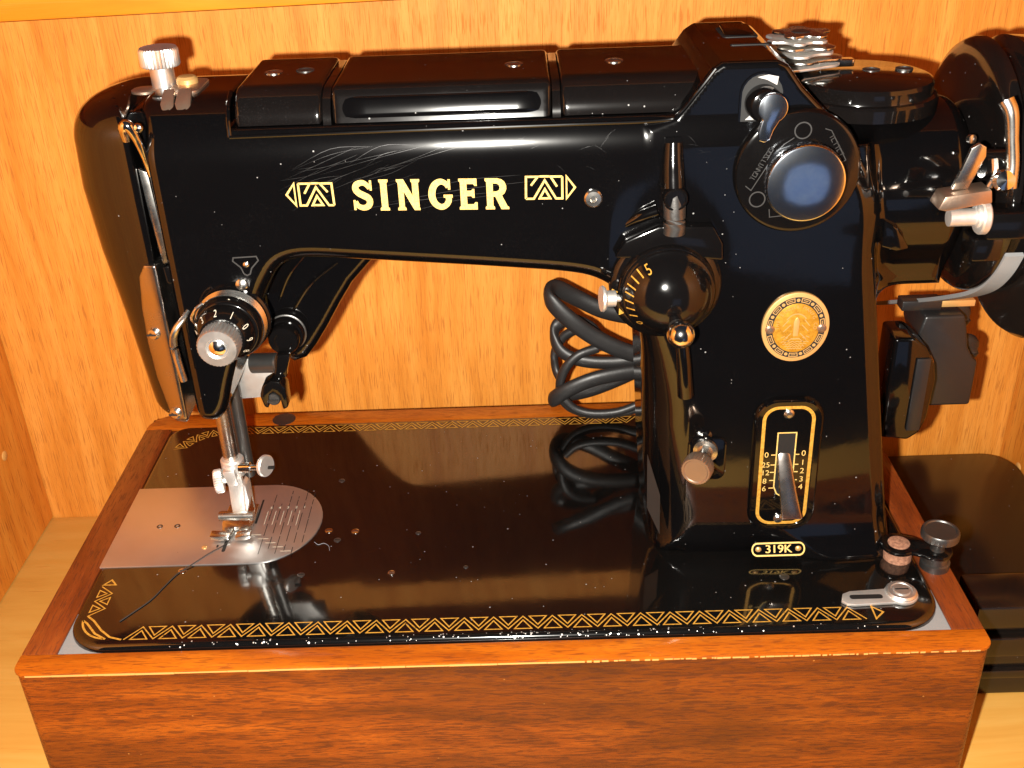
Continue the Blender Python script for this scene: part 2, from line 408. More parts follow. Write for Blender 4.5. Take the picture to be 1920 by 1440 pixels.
# ------------------------------------------------------------------ wooden base
base = thing('wooden_base', 'reddish brown mahogany box base with worn pale front edge under the sewing machine', 'machine base', (187, 90, -100))
OW, OD = 373, 180; ML, MR, MF, MBK = 14.9, 13.2, 12.1, 14.3
def outline_box(x0, x1, y0, y1, r): return rrect(x0, x1, y0, y1, r, 6)
# front panel with rounded upright corners, side panels, back panel
def zprism(loop, z0, z1): return MB().prism(loop, lambda a, b, t: (a, b, t), z0, z1)
f_loop = [(-ML + .8, 0.)] + [(-ML + .8 + 5 - 5 * math.cos(R(a)), -MF + .8 + 5 - 5 * math.sin(R(a))) for a in range(0, 91, 15)] + \
         [(OW + MR - .8 - 5 + 5 * math.sin(R(a)), -MF + .8 + 5 - 5 * math.cos(R(a))) for a in range(0, 91, 15)] + [(OW + MR - .8, 0.)]
zprism(f_loop, -100, -1.75).build('front_panel', 'mahogany', base)
MB().box(-ML + .8, 0, .2, OD - .2, -100, -1.75).build('side_panel', 'mahogany', base)
MB().box(OW, OW + MR - .8, .2, OD - .2, -100, -1.75).build('side_panel', 'mahogany', base)
MB().box(-ML + .8, OW + MR - .8, OD, OD + MBK - .8, -100, -1.75).build('back_panel', 'mahogany', base)
fr = [(-ML, -.15)] + [(-ML + 6 - 6 * math.cos(R(a)), -MF + 6 - 6 * math.sin(R(a))) for a in range(0, 91, 15)] + \
     [(OW + MR - 6 + 6 * math.sin(R(a)), -MF + 6 - 6 * math.cos(R(a))) for a in range(0, 91, 15)] + [(OW + MR, -.15)]
front_rim = zprism(fr, -1.7, 0).build('front_rim', 'rim_x', base, bevel=.5)
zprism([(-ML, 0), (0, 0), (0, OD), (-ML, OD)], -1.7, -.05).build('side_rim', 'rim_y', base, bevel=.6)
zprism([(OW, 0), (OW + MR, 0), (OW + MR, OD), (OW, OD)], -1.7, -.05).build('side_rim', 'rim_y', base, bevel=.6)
bk = [(OW + MR, OD + .15)] + [(OW + MR - 12 + 12 * math.cos(R(a)), OD + MBK - 12 + 12 * math.sin(R(a))) for a in range(0, 91, 10)] + \
     [(-ML + 12 - 12 * math.sin(R(a)), OD + MBK - 12 + 12 * math.cos(R(a))) for a in range(0, 91, 10)] + [(-ML, OD + .15)]
zprism(bk, -1.7, 0).build('back_rim', 'rim_x', base, bevel=.7)
# worn pale arris along the front edge: broken slivers of bare wood
mb = MB(); x = -ML + 6
while x < OW + MR - 6:
    fx = (x + ML) / (OW + MR + ML); L = random.uniform(6, 22) if fx < .55 else random.uniform(.5, 3.6)
    x1 = min(x + L, OW + MR - 6.); h = random.uniform(.3, .65) if fx < .6 else random.uniform(.0, .45)
    mb.box(x, x1, -MF - .1, -MF + .9, -1.15 - h * .75, -.55 - random.uniform(0, .15))
    x = x1 + (random.uniform(0, .3) if fx < .5 else random.choice((.1, .3, .8, 2.2)))
mb.build('worn_edge', 'pale_edge', base)
# steel corner plates under the opening, and a dark stain on the back rim
for cx, s in ((0, 1), (OW, -1)):
    mb = MB().prism([(cx, 0), (cx + s * 26, 0), (cx + s * 26, 6), (cx + s * 8, 26), (cx, 26)], lambda a, b, t: (a, b, t), -3.2, -1.2)
    mb.build('corner_plate', 'grey_belt', base)
mb = MB().lathe((62, 187, -.2), (0, 0, 1), [(6.5, 0), (6.5, .35), (5.5, .42), (0, .42)], 24); mb.build('rim_plug', 'dark_steel', base)

# ------------------------------------------------------------------ sewing machine
mach = thing('sewing_machine', 'glossy black enamel zigzag sewing machine with gold lettering and gold zigzag border bands', 'sewing machine', (187, 88, 0))
BT = 2.0   # top of the bed
def bed_fn(x, y, z):
    # front corners rounded, back ones less; arris radius 2.6
    r = np.where(y < 90, 17., 11.)
    dx = np.abs(x - 186.5) - 185.6 + r; dy = np.abs(y - 90) - 89.2 + r
    d2 = np.sqrt(np.maximum(dx, 0) ** 2 + np.maximum(dy, 0) ** 2) + np.minimum(np.maximum(dx, dy), 0) - r
    return rcomb(d2, np.abs(z - (BT - 6)) - 6, 2.8)
def bed_mesh():
    loop = []
    for cx, cy, r, a in ((372.1, 179.2, 11, 0), (.9, 179.2, 11, 90), (.9, .8, 19, 180), (372.1, .8, 19, 270)):
        sx = -1 if cx > 100 else 1; sy = -1 if cy > 100 else 1
        loop += [(cx + sx * r + r * math.cos(R(a + i * 10)), cy + sy * r + r * math.sin(R(a + i * 10)), a + i * 10) for i in range(10)]
    prof = [(0, -10), (0, BT - 2.8)] + [(2.8 - 2.8 * math.cos(R(t)), BT - 2.8 + 2.8 * math.sin(R(t))) for t in (15, 30, 45, 60, 75, 90)]
    mb = MB(); n = len(loop); v = []
    for ins, z in prof:
        for x, y, a in loop: v.append((x - ins * math.cos(R(a)), y - ins * math.sin(R(a)), z))
    f = [(k * n + i, k * n + (i + 1) % n, (k + 1) * n + (i + 1) % n, (k + 1) * n + i) for k in range(len(prof) - 1) for i in range(n)]
    f += [tuple(range((len(prof) - 1) * n, len(prof) * n)), tuple(range(n))[::-1]]
    return mb.add(v, f)
bed = bed_mesh().build('bed', 'enamel_bed', mach, angle=30)

def chaikin(P, n=2):
    for _ in range(n):
        Q = []
        for a, b in zip(P, P[1:] + P[:1]):
            L = math.dist(a, b); t = min(.25, 3. / L)
            Q += [(a[0] + (b[0] - a[0]) * t, a[1] + (b[1] - a[1]) * t), (b[0] + (a[0] - b[0]) * t, b[1] + (a[1] - b[1]) * t)]
        P = Q
    return P
SIL = [(60, 84), (61.5, 80), (66, 79), (70, 80), (73.5, 85), (77, 97), (82, 110), (88, 121), (94, 131), (99, 141), (104, 148), (110, 150.6), (118, 150.9), (133, 149.5), (183, 144.8), (216, 141.4),
       (228, 139), (237, 133), (243.5, 124), (247.5, 112), (249, 100), (252, 40), (255, 0), (361.5, 0), (346, 94), (338.5, 140), (337, 158), (334, 172), (327.5, 185), (318, 194), (310, 200), (305, 206), (300, 240), (57, 240), (57, 208), (60, 206)]
SIL = chaikin(SIL, 2)
HOU = [(248, 199), (257.5, 202.5), (264, 211), (270, 219.5), (274, 222), (294, 222), (298, 220), (304, 212), (310, 206), (313, 203.4), (316, 200), (312, 190), (248, 190)]
FY, BY = 51., 121.
def body_fn(x, y, z, pre=None):
    d2, dh = pre if pre else (sdpoly(x, z, SIL), sdpoly(x, z, HOU))
    r = 8 + 13 * (1 - sstep(70, 140, z)) * (x > 200)
    r = r + (6 - r) * sstep(300, 338, x)
    r = r + (5 - r) * (1 - sstep(84, 96, x))
    fl = 9.5 * np.exp(-np.maximum(z - 2, 0) / 10.) * (x > 200)
    dy = np.maximum(FY - fl - y + 2.4 * ((x - 305) / 55.) ** 2 * sstep(232, 262, x) * (1 - sstep(150, 190, z)), y - BY - 6 * sstep(230, 260, x))
    A = rcomb(d2, rcomb(z - 213., dy, 24.), r)
    # tray for the lids
    tray = np.maximum(np.maximum(92 - x, x - 262), 203.2 - z)
    A = smax(A, -tray, 1.2)
    H = rcomb(dh, np.maximum(52.6 - y, y - 127), 2.2)
    d = smin(A, H, 3.)
    # slanting right flank of the pillar
    xr = 361.5 - .165 * z
    p = smax(np.maximum(270 - x, 53.5 - y), (x - xr - (y - 51) * .22) * .976 - fl * .2, 2)
    p = smax(p, (x - xr - 9 + (y - 96) * .3) * .96 - fl * .2, 10); p = np.maximum(np.maximum(p, y - 128), z - 190)
    d = smin(d, p, 2.)
    # barrel that carries the hand wheel, and its web
    rr = np.sqrt((y - 87) ** 2 + (z - 165) ** 2) - 33
    dr = rcomb(rr, np.maximum(318 - x, x - 374), 7)
    d = smin(d, dr, 5.)
    wb = rcomb(np.maximum(np.maximum(330 - x, x - 375), np.maximum(122 - z, z - 180)), np.maximum(72 - y, y - 108), 6)
    d = smin(d, wb, 12.)
    core = np.maximum(np.maximum(np.maximum(49 - x, x - 66), np.maximum(67 - y, y - 114)), np.maximum(84 - z, z - 208))
    return np.maximum(np.minimum(d, core), BT - .6 - z)
body = sdf_obj('body_casting', body_fn, (46, 38, 0), (384, 136, 226), 1.1, 'enamel', mach, True)
# depth of the casting's front on a 1 mm grid, for everything that lies on it
GX = np.arange(80, 335.); GZ = np.arange(2, 204.)
gx, gz = [q.ravel() for q in np.meshgrid(GX, GZ, indexing='ij')]
pre_ = (sdpoly(gx, gz, SIL), sdpoly(gx, gz, HOU)); gy = np.full(gx.shape, 36.)
for _ in range(26): gy = gy + np.clip(body_fn(gx, gy, gz, pre_), -2, 8) * .8
gy = np.minimum(gy, 75).reshape(len(GX), len(GZ))
def sy(x, z):
    u = min(max(x - 80., 0), len(GX) - 1.001); w = min(max(z - 2., 0), len(GZ) - 1.001); i, j = int(u), int(w); u -= i; w -= j
    return float(gy[i, j] * (1 - u) * (1 - w) + gy[i + 1, j] * u * (1 - w) + gy[i, j + 1] * (1 - u) * w + gy[i + 1, j + 1] * u * w)
def face(off=.18): return lambda a, b: (a, sy(a, b) - off, b)
def faced(a, b, t): return (a, sy(a, b) - t, b)

# --- face cover at the left end, bulging to the left
ZX = np.array([60, 79, 90, 124, 151, 177, 197, 207, 216]); XM = np.array([35, 34.5, 33, 29, 25, 23, 24, 26.5, 30])
def cover_fn(x, y, z):
    xm = np.interp(z, ZX, XM); a = 57.5 - xm
    f = (np.sqrt(((x - 57.5) / a) ** 2 + ((np.abs(y - 87)) / 33.) ** 2 + 1e-9) - 1) * 22
    d = smax(f, x - 55, .8)
    d = smax(d, z - 213.2, 14)
    return smax(d, 78 - z, 5)
cover = sdf_obj('face_cover', cover_fn, (18, 48, 72), (60, 126, 218), 1.3, 'enamel', mach)
CS = [(51, 151), (48, 146), (46, 132), (45, 116), (45.5, 100), (49, 80), (52, 76), (58, 76), (58, 151)]
def strip_fn(x, y, z): return smax(smax(cover_fn(x, y, z) - 1.0, sdpoly(x, z, CS), .5), y - 78, .5)
strip = sdf_obj('lower_face_plate', strip_fn, (38, 46, 70), (60, 82, 156), .8, 'dull_plate', mach)
def cov_y(x, z):
    y = 40.
    for _ in range(40): y += float(np.clip(strip_fn(np.array([x]), np.array([y]), np.array([z]))[0], -2, 4)) * .6
    return y
for x, z in ((49.5, 121), (51.5, 83.5)):
    s = MB().lathe((x, cov_y(x, z) + .6, z), (-.35, -1, .05), [(2.6, 0), (2.6, 1.2), (2.0, 2.0), (0, 2.2)], 20).build('plate_screw', 'nickel', strip)
    MB().box(x - 1.9 - .8, x + 1.9 - .8, cov_y(x, z) - 1.9, cov_y(x, z) - 1.3, z - .35, z + .35).build('screw_slot', 'hole', strip)
MB().lathe((44, 70, 97), (-1, -.3, 0), [(0, 0), (5, 0), (5, 4.5), (4.4, 5), (0, 5)], 40, knurl=(1, 2), kd=.4).build('face_knob', 'nickel', mach)
# --- take-up lever in the slot
mb = MB().prism([(55.3, 189), (58.6, 187), (60.0, 150), (57.4, 150), (56, 170)], lambda a, b, t: (a, t, b), 57, 59)
mb.build('lever_guide_plate', 'nickel', mach, bevel=.3)
MB().prism([(57.6, 149), (60.1, 149), (60.4, 142), (58, 142)], lambda a, b, t: (a, t, b), 55.5, 60).build('slot_stop', 'knob_black', mach, bevel=.3)
tk = MB().tube([(54.2, 55, 201), (55, 52.5, 206), (57, 52, 206.5), (58.5, 53.5, 201), (59.3, 55.5, 194), (59.5, 58, 186)], [2.0, 2.4, 2.2, 1.7, 1.5, 1.5], 12, 6).build('take_up_lever', 'chrome', mach)
MB().lathe((60.5, 51.6, 206), (0, -1, .2), [(0, -1), (1.5, -.6), (1.8, .2), (1.3, 1), (0, 1.3)], 16).build('thread_eyelet', 'chrome', tk)
MB().tube([(66, 51, 132), (64, 48.5, 129.5), (61, 46.5, 126), (59.2, 46, 121), (59.3, 46, 114), (60.3, 46, 103)], [1.0, 1.2, 1.4, 1.6, 1.6, 1.5], 10, 6).build('check_hook', 'nickel', mach)
# small bosses on the head front
tri = [(87.4, 154), (96.4, 154.3), (97, 152.6), (94, 149.5), (93, 147), (91.6, 146.4), (90.6, 147.2), (89.8, 149.8), (87, 152.6)]
e = MB(); ribs(e, ribbon(tri, .55, True), face(.16)); e.build('thread_guide_boss', 'grey_mark', mach)
MB().lathe((92, sy(92, 151) + .4, 151), (0, -1, 0), [(1.2, 0), (1.2, .8), (.7, 1.2), (0, 1.3)], 14).build('boss_pin', 'nickel', mach)
MB().lathe((89, sy(89, 142.5) + .4, 142.5), (0, -1, .1), [(2.4, 0), (2.4, 1.0), (1.5, 1.6), (0, 1.7)], 18).build('guide_screw', 'nickel', mach)
# --- thread tension unit
tn = (83, 52, 127)
AX = (0, -1, 0)
ten = MB().lathe((tn[0], 54, tn[2]), AX, [(15, 0), (15, 2.2), (14.2, 3), (14.2, 4.2)], 56).build('tension_unit', 'knob_black', mach)
for k in range(3):
    MB().lathe((tn[0], 50.2 - 1.7 * k, tn[2]), AX, [(0, 0), (13.6, 0), (14.1, .5), (13.6, 1.0), (9, 1.2), (0, 1.2)], 56).build('tension_disc', 'nickel', ten)
MB().lathe((tn[0], 45.6, tn[2]), AX, [(13.4, 0), (13.4, 1.5), (12.4, 4.2), (12.0, 4.6), (11.6, 4.7)], 56).build('index_ring', 'knob_black', ten)
dl = MB().lathe((tn[0] - .6, 41.2, tn[2]), AX, [(11.7, 0), (11.7, 2.6), (8.8, 6.8), (8, 7.0)], 56).build('number_dial', 'knob_black', ten)
kn = MB().lathe((tn[0] - .6, 34.4, tn[2]), AX, [(7.2, 0), (8.1, .6), (8.1, 7.6), (7.4, 8.4), (4.4, 8.5), (3.9, 7.6), (0, 7.2)], 72, knurl=(1, 2), kd=.45).build('tension_knob', 'silver', ten)
MB().lathe((tn[0] - .6, 27.6, tn[2]), AX, [(3.4, 0), (3.2, 1.4), (1.6, 2.4), (0, 2.6)], 28).build('tension_stud', 'chrome', kn)
mb = MB()
for k, (ch, a) in enumerate((('4', 168), ('3', 133), ('2', 98), ('1', 62), ('0', 24), ('9', -8), ('8', -38))):
    rr = 10.2; c, s = math.cos(R(a)), math.sin(R(a)); tq = R(a - 90)
    def mp(u, v, c=c, s=s, tq=tq):
        du = u * math.cos(tq) - v * math.sin(tq); dv = u * math.sin(tq) + v * math.cos(tq)
        x = rr * c + du; z = rr * s + dv; r = math.hypot(x, z); yy = 38.6 - (11.7 - r) / 2.9 * 4.2 - .25
        return (tn[0] - .6 + x, yy, tn[2] + z)
    put_text(mb, ch, 2.7, mp)
mb.build('dial_numbers', 'white_mark', dl)
mb = MB(); ribs(mb, ribbon([(2.2, 12.6), (3.4, 14.0)], .7), lambda a, b: (tn[0] + a - 1, 43.0, tn[2] + b - 1.0)); mb.build('index_mark', 'white_mark', ten)
MB().tube([(70, 45, 129), (69.2, 43.5, 132), (71.5, 43, 136), (74.5, 43.5, 138.3)], .7, 8, 6).build('tension_spring', 'nickel', ten)
# --- gusset casting behind the head, lifter and clevis
GUS = [(86, 150), (86, 112), (90, 98), (97, 90), (103, 92), (108, 98), (114, 107), (121, 118.5), (127, 127.5), (134, 135), (140, 141), (140, 150)]
def gus_fn(x, y, z): return rcomb(sdpoly(x, z, GUS), np.abs(y - 97) - 15, 4.5)
gus = sdf_obj('arm_gusset', gus_fn, (80, 76, 84), (146, 118, 156), 1.4, 'enamel', mach)
MB().tube([(101, 81.6, 117), (110, 81.2, 129), (122, 82, 138)], .7, 8, 6).build('gusset_rib', 'enamel', gus)
MB().tube([(95, 81.6, 121), (101, 81.2, 133), (108, 82, 141)], .7, 8, 6).build('gusset_rib', 'enamel', gus)
lf = MB().lathe((97.2, 84, 107.5), (0, -1, 0), [(8, 0), (8, 8), (7.4, 9), (6.6, 9), (6.6, 13), (6.0, 14), (3.8, 14.2), (3.6, 13.7), (0, 13.7)], 44).build('lifter_boss', 'knob_black', mach)
MB().lathe((97.2, 79, 107.5), (0, -1, 0), [(8.6, 0), (8.6, .8), (8.2, 1)], 44).build('boss_washer', 'dark_steel', lf)
mb = MB().prism([(94.2, 103), (100.2, 103), (97.6, 95), (97.2, 92), (91.5, 92), (92.6, 95.5)], lambda a, b, t: (a, t, b), 66, 71)
mb.build('lifter_link', 'knob_black', lf, bevel=.8)
clev = [(85.8, 86), (87.5, 91), (91.5, 93.4), (95, 92.6), (97.2, 89.5), (97.2, 80), (94.8, 78.8), (94.2, 85.5), (91.8, 87.6), (89.8, 86.4), (88.8, 79.8), (87, 80.6)]
MB().prism(clev, lambda a, b, t: (a, t, b), 61, 70).build('lifter_clevis', 'knob_black', lf, bevel=.9)
cs = MB().lathe((91.2, 68, 83.2), (0, -1, .1), [(2.9, 0), (2.9, 5.5), (2.5, 6.2), (0, 6.3)], 28).build('clevis_screw', 'dark_steel', lf)
MB().box(89, 93.4, 61.2, 62, 83.3, 84).build('screw_slot', 'hole', cs)
MB().prism([(68, 86), (79, 88), (86, 84), (86, 67.5), (68, 66.5)], lambda a, b, t: (a, t, b), 94, 97).build('rear_bracket', 'satin', mach, bevel=.5)
MB().lathe((82, 92, 86), (.9, -.2, .1), [(4.6, -6), (4.6, 6), (4, 6.6), (0, 6.6)], 28).build('lifter_shaft', 'dark_steel', mach)
# --- presser bar, needle bar and foot
pb = MB().lathe((60.6, 86, 24), (0, 0, 1), [(3.6, 0), (3.6, 62)], 32).build('presser_bar', 'nickel', mach)
nb = MB().lathe((65.8, 92, 26), (0, 0, 1), [(3.0, 0), (3.0, 60)], 28).build('needle_bar', 'dark_steel', mach)
MB().lathe((65.4, 92, 10), (0, 0, 1), [(0, -8), (.45, -2), (.5, 16)], 10).build('needle', 'nickel', nb)
cl = MB().lathe((61.2, 85, 31), (0, 0, 1), [(4.6, 0), (5.4, .7), (5.4, 8.5), (4.8, 9.2), (3.7, 9.2)], 36).build('bar_clamp', 'satin', mach)
MB().prism([(57.6, 37), (63.4, 37.6), (64.4, 29.6), (59.6, 28.2)], lambda a, b, t: (a, t, b), 77.5, 83).build('clamp_block', 'satin', cl, bevel=.7)
MB().lathe((65, 82, 36.5), (1, -.1, .05), [(2.6, 0), (2.6, 5), (2.3, 5.4), (1.5, 5.4), (1.5, 11)], 24).build('clamp_stem', 'chrome', cl)
th = MB().lathe((77, 80.6, 38.2), (.86, -.5, .12), [(0, -.6), (4.6, -.6), (5.2, 0), (5.2, 1.2), (4.7, 1.8), (0, 1.8)], 40).build('thumb_screw', 'satin', cl)
MB().box(79.2, 82.2, 77.6, 79.4, 38.0, 38.7).build('screw_slot', 'hole', th)
pk = MB().lathe((58, 80.5, 31), (-1, -.22, -.05), [(1.6, -4), (1.6, 1.2), (5.2, 1.2), (5.7, 1.8), (5.7, 4.6), (5.1, 5.2), (0, 5.2)], 64, knurl=(3, 4), kd=.5).build('foot_screw', 'satin', cl)
fo_ = MB().prism([(59.2, 33), (65.8, 33), (66.3, 24), (64.8, 15), (64.2, 10), (57.8, 10), (58.2, 18)], lambda a, b, t: (a, t - (b - 20) * .10, b), 80, 83).build('foot_shank', 'satin', mach, bevel=.6)
MB().prism([(65.8, 30), (67.2, 28), (67.6, 20), (65.8, 13), (64.8, 14)], lambda a, b, t: (a, t, b), 78.4, 86).build('shank_rib', 'satin', fo_, bevel=.5)
MB().lathe((51.5, 80, 10.5), (1, 0, 0), [(0, 0), (2.3, .2), (2.3, 16.6), (0, 16.8)], 24).build('hinge_pin', 'nickel', fo_)
MB().prism([(52, 97), (66.5, 97), (67, 82), (65.5, 76), (61.4, 72.5), (61, 78), (58.4, 78), (57.8, 72.5), (53, 76), (51.6, 82)], lambda a, b, t: (a, b, t + max(0, 75 - b) * .12), 3.2, 5.4).build('foot_sole', 'nickel', fo_, bevel=.5)
MB().prism([(48.5, 6.6), (57.4, 5.6), (57.4, 4.0), (53, 3.6), (48.5, 4.6)], lambda a, b, t: (a, t, b), 69.5, 74.5).build('foot_toe', 'nickel', fo_, bevel=.5)
MB().prism([(60.4, 5.6), (67.8, 6.8), (67.8, 4.8), (65, 3.4), (60.4, 3.8)], lambda a, b, t: (a, t, b), 69.5, 74.5).build('foot_toe', 'nickel', fo_, bevel=.5)
# --- needle plate
loop = [(0.9, 53.7), (70, 53.7)] + [(70 + 29 * math.sin(R(a)), 85.4 - 31.7 * math.cos(R(a))) for a in range(8, 180, 8)] + [(70, 117.1), (0.9, 117.1)]
npl = MB().prism(loop, lambda a, b, t: (a, b, t), BT - .5, BT + .7).build('needle_plate', 'plate', mach, bevel=.35)
top = lambda off=.06: (lambda a, b: (a, b, BT + .7 + off))
mb = MB()
for x, a, b in ((73, 60, 108), (77, 64, 100), (80.8, 60, 111), (84.6, 62, 106), (88.4, 58.5, 112), (92.2, 68, 109)):
    y = a
    while y < b:
        L = random.uniform(4, 14); ribs(mb, ribbon([(x, y), (x, min(y + L, b))], .34), top()); y += L + random.uniform(.6, 3.5)
mb.build('seam_gauge_line', 'hole', npl)
mb = MB()
for i in range(5): ribs(mb, ribbon([(66.5 + i * 4.1, 75 - 3.3 * i), (71.5 + i * 4.1, 75 - 3.3 * i)], .4), top())
for i in range(5): ribs(mb, ribbon([(71.3 + i * 3.9, 83 - i * .3), (71.3 + i * 3.9, 94)], .22), top(.05))
mb.build('seam_gauge_mark', 'white_mark', npl)
mb = MB()
for i, ch in enumerate('54321'): put_text(mb, ch, 2.6, lambda u, v, i=i: (72.4 + i * 4.1 + u, 96.6 + v, BT + .77))
mb.build('gauge_numbers', 'white_mark', npl)
mb = MB().flat([rrect(55.2, 56.9, 62.5, 71, .8, 4)], top(.05)); mb.flat([rrect(66.6, 67.6, 84, 104, .4, 3)], top(.05)); mb.flat([rrect(52, 53, 66, 68, .4, 3)], top(.05)); mb.build('feed_slot', 'hole', npl)
for x, y in ((20.5, 84), (29, 84)):
    MB().lathe((x, y, BT + .5), (0, 0, 1), [(1.5, 0), (1.5, .32), (.8, .34), (.7, .1), (0, .1)], 18).build('plate_dimple', 'dark_steel', npl)
MB().lathe((46.5, 66.3, BT + .5), (0, 0, 1), [(1.3, 0), (1.3, .5), (.8, .8), (0, .85)], 16).build('plate_screw', 'brass_rim', npl)
# --- screws and oil holes of the bed
for px, py, r, mt in ((103.4, 77.6, 1.9, 'chrome'), (116.2, 76.4, 1.9, 'chrome'), (108.5, 70, 1.7, 'dark_steel'), (146.5, 73.6, 1.3, 'dark_steel'), (136.4, 44.6, 1.6, 'nickel'), (40.2, 50.2, 1.9, 'nickel'),
                     (95.5, 44.8, 1.7, 'dark_steel'), (104, 120, 1.6, 'dark_steel'), (170, 47, 1.1, 'dark_steel'), (311, 34, 2.2, 'dark_steel')):
    s = MB().lathe((px, py, BT - .4), (0, 0, 1), [(r, 0), (r, .55), (r * .7, .7), (0, .75)], 18).build('bed_screw', mt, bed)
    MB().box(px - r * .7, px + r * .7, py - .2, py + .2, BT + .2, BT + .4).build('screw_slot', 'hole', s)

# bright chips where the enamel has worn off the front arris
mb = MB()
for i in range(130):
    x = random.gauss(190, 60) if random.random() < .7 else random.uniform(25, 345); r = random.uniform(.12, .42)
    if not 22 < x < 350: continue
    a = R(random.uniform(25, 85)); yy = .8 + 2.8 - 2.8 * math.cos(a); zz_ = BT - 2.8 + 2.8 * math.sin(a)
    mb.lathe((x, yy, zz_), (random.uniform(-.2, .2), -math.cos(a), math.sin(a)), [(r, -.1), (r * random.uniform(.7, 1), .05), (0, .08)], 7)
mb.build('edge_chips', 'satin', bed, kind='stuff')
# --- gold decorative borders on the bed
def border_units(path_fn, length, period, h, w=.62):
    """yields ribbons in (s, t): zigzag line with a hollow triangle in every notch."""
    n = max(1, round(length / period)); p = length / n; out = []
    zz = []
    for i in range(n):
        s = i * p; zz += [(s, 0), (s + p / 2, h)]
    zz.append((n * p, 0)); out.append((zz, False))
    g = 1.7 * w / .62; gx = g * 1.55
    for i in range(n):
        s = i * p
        out.append(([(s + gx, 0), (s + p - gx, 0), (s + p / 2, h - g * 1.35)], True))
        if i < n - 1: out.append(([(s + p / 2 + gx, h), (s + p * 1.5 - gx, h), (s + p, g * 1.35)], True))
    return out
mb = MB(); zt = BT + .07
for pts, cl_ in border_units(None, 312, 12.3, 7.6): ribs(mb, ribbon(pts, .54, cl_), lambda s, t: (27 + s, 5.2 + t, zt))
ribs(mb, ribbon([(343, 5.2), (343, 12.8), (347, 9.2)], .78, True), lambda a, b: (a, b, zt))
# left corner: a sweeping double arc then a short run up the left side
arc = lambda r, a0, a1: [(20 + r * math.cos(R(a)), 20.5 + r * math.sin(R(a))) for a in np.linspace(a0, a1, 10)]
ribs(mb, ribbon(arc(14.6, 190, 262), .9), lambda a, b: (a, b, zt)); ribs(mb, ribbon([arc(14.6, 190, 190)[0]] + [(8, 16), (13.5, 9.4), (19, 5.8)], .9), lambda a, b: (a, b, zt))
ribs(mb, ribbon([(7, 20.5), (10.4, 17.6), (15.6, 11.4), (20.6, 7), (26, 5.2)], .9), lambda a, b: (a, b, zt))
for pts, cl_ in border_units(None, 20, 10, 6.2): ribs(mb, ribbon(pts, .54, cl_), lambda s, t: (6.5 + t, 20.5 + s, zt))
ribs(mb, ribbon([(6.8, 41.5), (12.4, 41.5), (9.6, 45)], .78, True), lambda a, b: (a, b, zt))
mb.build('front_border', 'gold', bed)
mb = MB()
for pts, cl_ in border_units(None, 226, 11.3, 6.4): ribs(mb, ribbon(pts, .58, cl_), lambda s, t: (34 + s, 175.2 - t, zt))
cen = [(34 - 27 * math.sin(R(a)), 148.2 + 27 * math.cos(R(a))) for a in np.linspace(0, 78, 30)]
def along(s_, t_):
    k = min(28, max(0, s_ / (27 * R(78)) * 29)); i = int(k); f = k - i
    a = R(78 * k / 29); return (34 - (27 - t_) * math.sin(a), 148.2 + (27 - t_) * math.cos(a), zt)
for pts, cl_ in border_units(None, 36, 9, 6.4): 
    dense = []
    for p, q in zip(pts, pts[1:] + (pts[:1] if cl_ else [])): dense += [(p[0] + (q[0] - p[0]) * u, p[1] + (q[1] - p[1]) * u) for u in (0, .34, .67)]
    if not cl_: dense.append(pts[-1])
    ribs(mb, ribbon(dense, .56, cl_), along)
mb.build('rear_border', 'gold', bed)
# --- lids on top of the arm
LP = [(57.4, 203.4)] + [(57.4 + 12.6 - 12.6 * math.cos(R(a)), 203.4 + 12.6 * math.sin(R(a))) for a in range(8, 91, 7)] + [(112, 216), (118, 214), (121, 208), (121, 203.4)]
def lid(name, x0, x1, rnd=2.0, prof=LP, slope=0):
    def fn(x, y, z): return rcomb(sdpoly(y, z, prof), np.maximum(x0 - x, x - x1 + slope * (z - 203)), rnd)
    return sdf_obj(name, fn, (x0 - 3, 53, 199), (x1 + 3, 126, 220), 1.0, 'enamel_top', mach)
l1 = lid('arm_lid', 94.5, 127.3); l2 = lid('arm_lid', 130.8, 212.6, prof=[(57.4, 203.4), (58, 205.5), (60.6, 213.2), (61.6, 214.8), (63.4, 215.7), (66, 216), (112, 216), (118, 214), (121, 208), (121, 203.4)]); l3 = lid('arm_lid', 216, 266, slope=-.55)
for l, spots in ((l1, ((105, 88), (117, 90))), (l2, ((199, 88),)), (l3, ((238, 88),))):
    for i, (x, y) in enumerate(spots):
        s = MB().lathe((x, y, 215.4), (0, 0, 1), [(3.6, 0), (3.6, .9), (2.6, 1.0), (2.4, .75), (0, .8)], 24).build('lid_screw', 'dark_steel' if i else 'nickel', l)
# raised mirror-polished panel on the middle lid
mb = MB()
pr = [(57.6 + 3.0 * t - .45 * math.sin(t * math.pi), 204.4 + 8.6 * t) for t in np.linspace(0, 1, 13)]
N = len(pr); vs = []
for k, x in enumerate(np.linspace(134, 209.5, 24)):
    e = min(1., min(k, 23 - k) / 2.)
    for i, (y, z) in enumerate(pr): b_ = e * min(1., min(i, N - 1 - i) / 2.); vs.append((x, y + .6 - 1.2 * b_, z + .3 * b_))
fs = [(k * N + i, (k + 1) * N + i, (k + 1) * N + i + 1, k * N + i + 1) for k in range(23) for i in range(N - 1)]
link_mesh('lid_front_panel', vs, fs, 'enamel', l2, angle=80)
